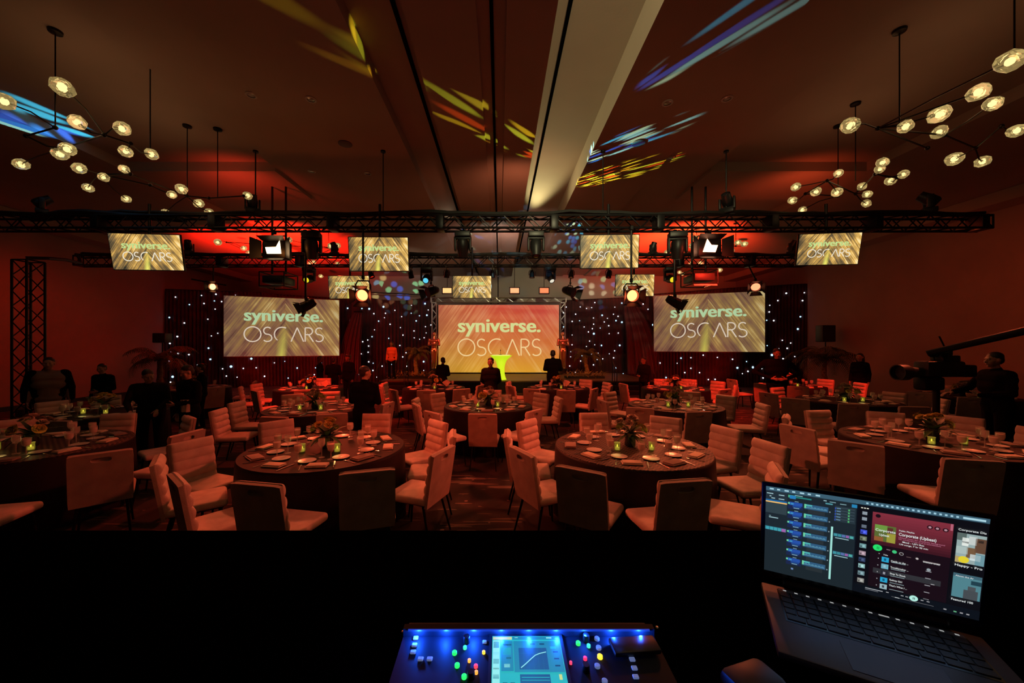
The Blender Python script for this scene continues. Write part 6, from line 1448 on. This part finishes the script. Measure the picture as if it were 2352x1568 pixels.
# right column
rect(.885, .17, .995, .46, (.30, .40, .40), .0018)
for a, b_, c, d, col in ((.885, .17, .92, .24, (.10, .14, .13)), (.905, .21, .93, .29, (.75, .8, .75)), (.93, .19, .96, .27, (.55, .6, .58)), (.955, .20, .995, .34, (.12, .06, .035)), (.965, .215, .985, .24, (.01, .01, .01)), (.905, .245, .93, .262, (.01, .01, .015)), (.885, .30, .93, .37, (.4, .5, .48)), (.925, .30, .96, .40, (.18, .10, .05)), (.94, .36, .98, .42, (.6, .7, .7)), (.96, .35, .995, .46, (.15, .3, .35)), (.90, .415, .93, .45, (.75, .6, .05)), (.885, .40, .905, .46, (.45, .35, .15))): rect(a, b_, c, d, col, .0020)
disc(.917, .425, .0072, (.75, .62, .03))
rect(.885, .57, .995, .81, (.08, .22, .26), .0018); rect(.885, .57, .995, .60, (.05, .12, .16), .0020); rect(.93, .72, .985, .81, (.06, .07, .08), .0020); rect(.945, .68, .975, .72, (.07, .08, .09), .0021); rect(.955, .62, .995, .66, (.015, .05, .07), .0021)
# player bar
rect(.466, .905, 1, .998, (.006, .006, .008), .0022); rect(.52, .925, .60, .933, (.4, .42, .45), .0024); rect(.52, .942, .58, .947, (.2, .22, .25), .0024); disc(.735, .925, .0064, (.45, .85, .75), .0026); rect(.731, .913, .734, .936, (.02, .05, .05), .0028); rect(.737, .913, .740, .936, (.02, .05, .05), .0028)
for u in (.615, .68, .70, .765, .79): rect(u, .922, u + .012, .930, (.4, .4, .42), .0024)
rect(.64, .958, .82, .961, (.2, .2, .22), .0024); rect(.655, .957, .675, .962, (.8, .85, .85), .0026)
for u in (.86, .90, .925, .95): rect(u, .955, u + .012, .968, (.12, .4, .2) if u == .90 else (.3, .3, .32), .0024)
ui.build('interface_blocks', uim, dsp, smooth=False)
def ltext(txt, u, v, h_, col, wmax=None, fat=0.0):
    tb = text_mb(txt, 1.0, fat); lo, hi = width(tb); top_ = .72; s_ = h_ * LH / top_; sx_ = s_ if wmax is None else (wmax * LW) / (hi - lo)
    g = MB(); g.add([LP(u, v, .0030) + Rt @ Vector(((q[0] - lo) * sx_, 0, q[2] * s_)) for q in tb.v], tb.f); return g
white_u = [('Corporate (Upbeat)', .65, .300, .030, .155), ('Corporate', .548, .29, .026, .088), ('Upbeat', .565, .335, .022, .045), ('Happy - Fro', .885, .495, .022, .105), ('Custom order', .76, .528, .011, .07), ('Castle on the ...', .625, .588, .018, .075), ('Troublemaker ...', .625, .655, .018, .078), ('Shop To Shock', .625, .722, .018, .068), ('Sydney Girl', .625, .790, .018, .055), ('That\'s What I ...', .625, .850, .018, .078), ('Corporate Dis', .885, .145, .020, .105), ('About the Ar', .892, .598, .014, .07), ('Public Playlist', .65, .255, .014, .065), ('Mood - 1,071 likes', .668, .368, .016, .09), ('134 songs, 7 hr 40 min', .655, .395, .015, .12), ('Featured 100', .885, .845, .020, .085), ('Title', .59, .535, .012, .02)]
g = MB()
for txt, u, v, h_, wm in white_u: g.merge(ltext(txt, u, v, h_, None, wm, .012))
g.build('interface_lettering', glow('ui_white_text', (.75, .80, .80), 1.0), dsp, smooth=False)
g = MB()
for txt, u, v, h_, wm in (('Upbeat music for corporate background', .65, .325, .012, .19), ('for conferences and presentations', .65, .342, .012, .175)): g.merge(ltext(txt, u, v, h_, None, wm))
g.build('pink_lettering', glow('ui_pink_text', (.6, .2, .32), 1.0), dsp, smooth=False)
lcw = ctr + Vector((0, 0, .12)) + fn * .06; l_ = bpy.data.lights.new('screen_lamp', 'AREA'); l_.shape = 'RECTANGLE'; l_.size = .30; l_.size_y = .18; l_.energy = .07; l_.color = (.35, .55, 1)
o_ = bpy.data.objects.new('screen_lamp', l_); COL.objects.link(o_); o_.location = TL + xax * LW / 2 - zax * LH / 2 + fn * .012; o_.rotation_euler = fn.to_track_quat('-Z', 'Y').to_euler()
# keyboard: keys as one countable-but-tiny set, touch bar, trackpad
km = mat('laptop_key', (.02, .02, .024), .5); g = MB(); m_ = MB(); m_.box((0, -.075, .0153), (LW - .045, .115, .0006)); kb = m_.build('keyboard_well', lidm, base, smooth=False); kn = 0
for r in range(5):
    n_ = 14 if r < 4 else 9
    for k in range(n_):
        w_ = (LW - .05) / n_; g.rbox((-(LW - .05) / 2 + w_ * (k + .5), -.035 - r * .0205, .0165), (w_ - .0025, .0175, .0018), .0008, 1)
o_ = g.build('keys', km, kb); o_['kind'] = 'stuff'
m_ = MB(); m_.box((0, -.0185, .0158), (LW - .05, .010, .0006)); tbm = m_.build('touch_bar', glow('touch_bar_dark', (.003, .003, .004), 1), base, smooth=False)
m_ = MB()
for k in range(14): u = -.135 + .021 * k; m_.box((u, -.0185, .0164), (.006 if k != 8 else .016, .0035, .0004))
m_.build('touch_bar_icons', glow('touch_icons', (.35, .36, .36), 1.0), tbm, smooth=False)
m_ = MB(); m_.rbox((0, -.185, .0155), (.14, .075, .0008), .0003, 1); m_.build('trackpad', lapm, base)
# small things left in the dark on the desk
p = at(1750, 1525, .60); g = MB(); g.rbox((0, 0, .02), (.09, .06, .04), .012, 2); tag(g.build('adapter_box', blackplastic, None, (p.x, .62, DZ + .001), .3), 'small black adapter box between console and laptop', 'box')
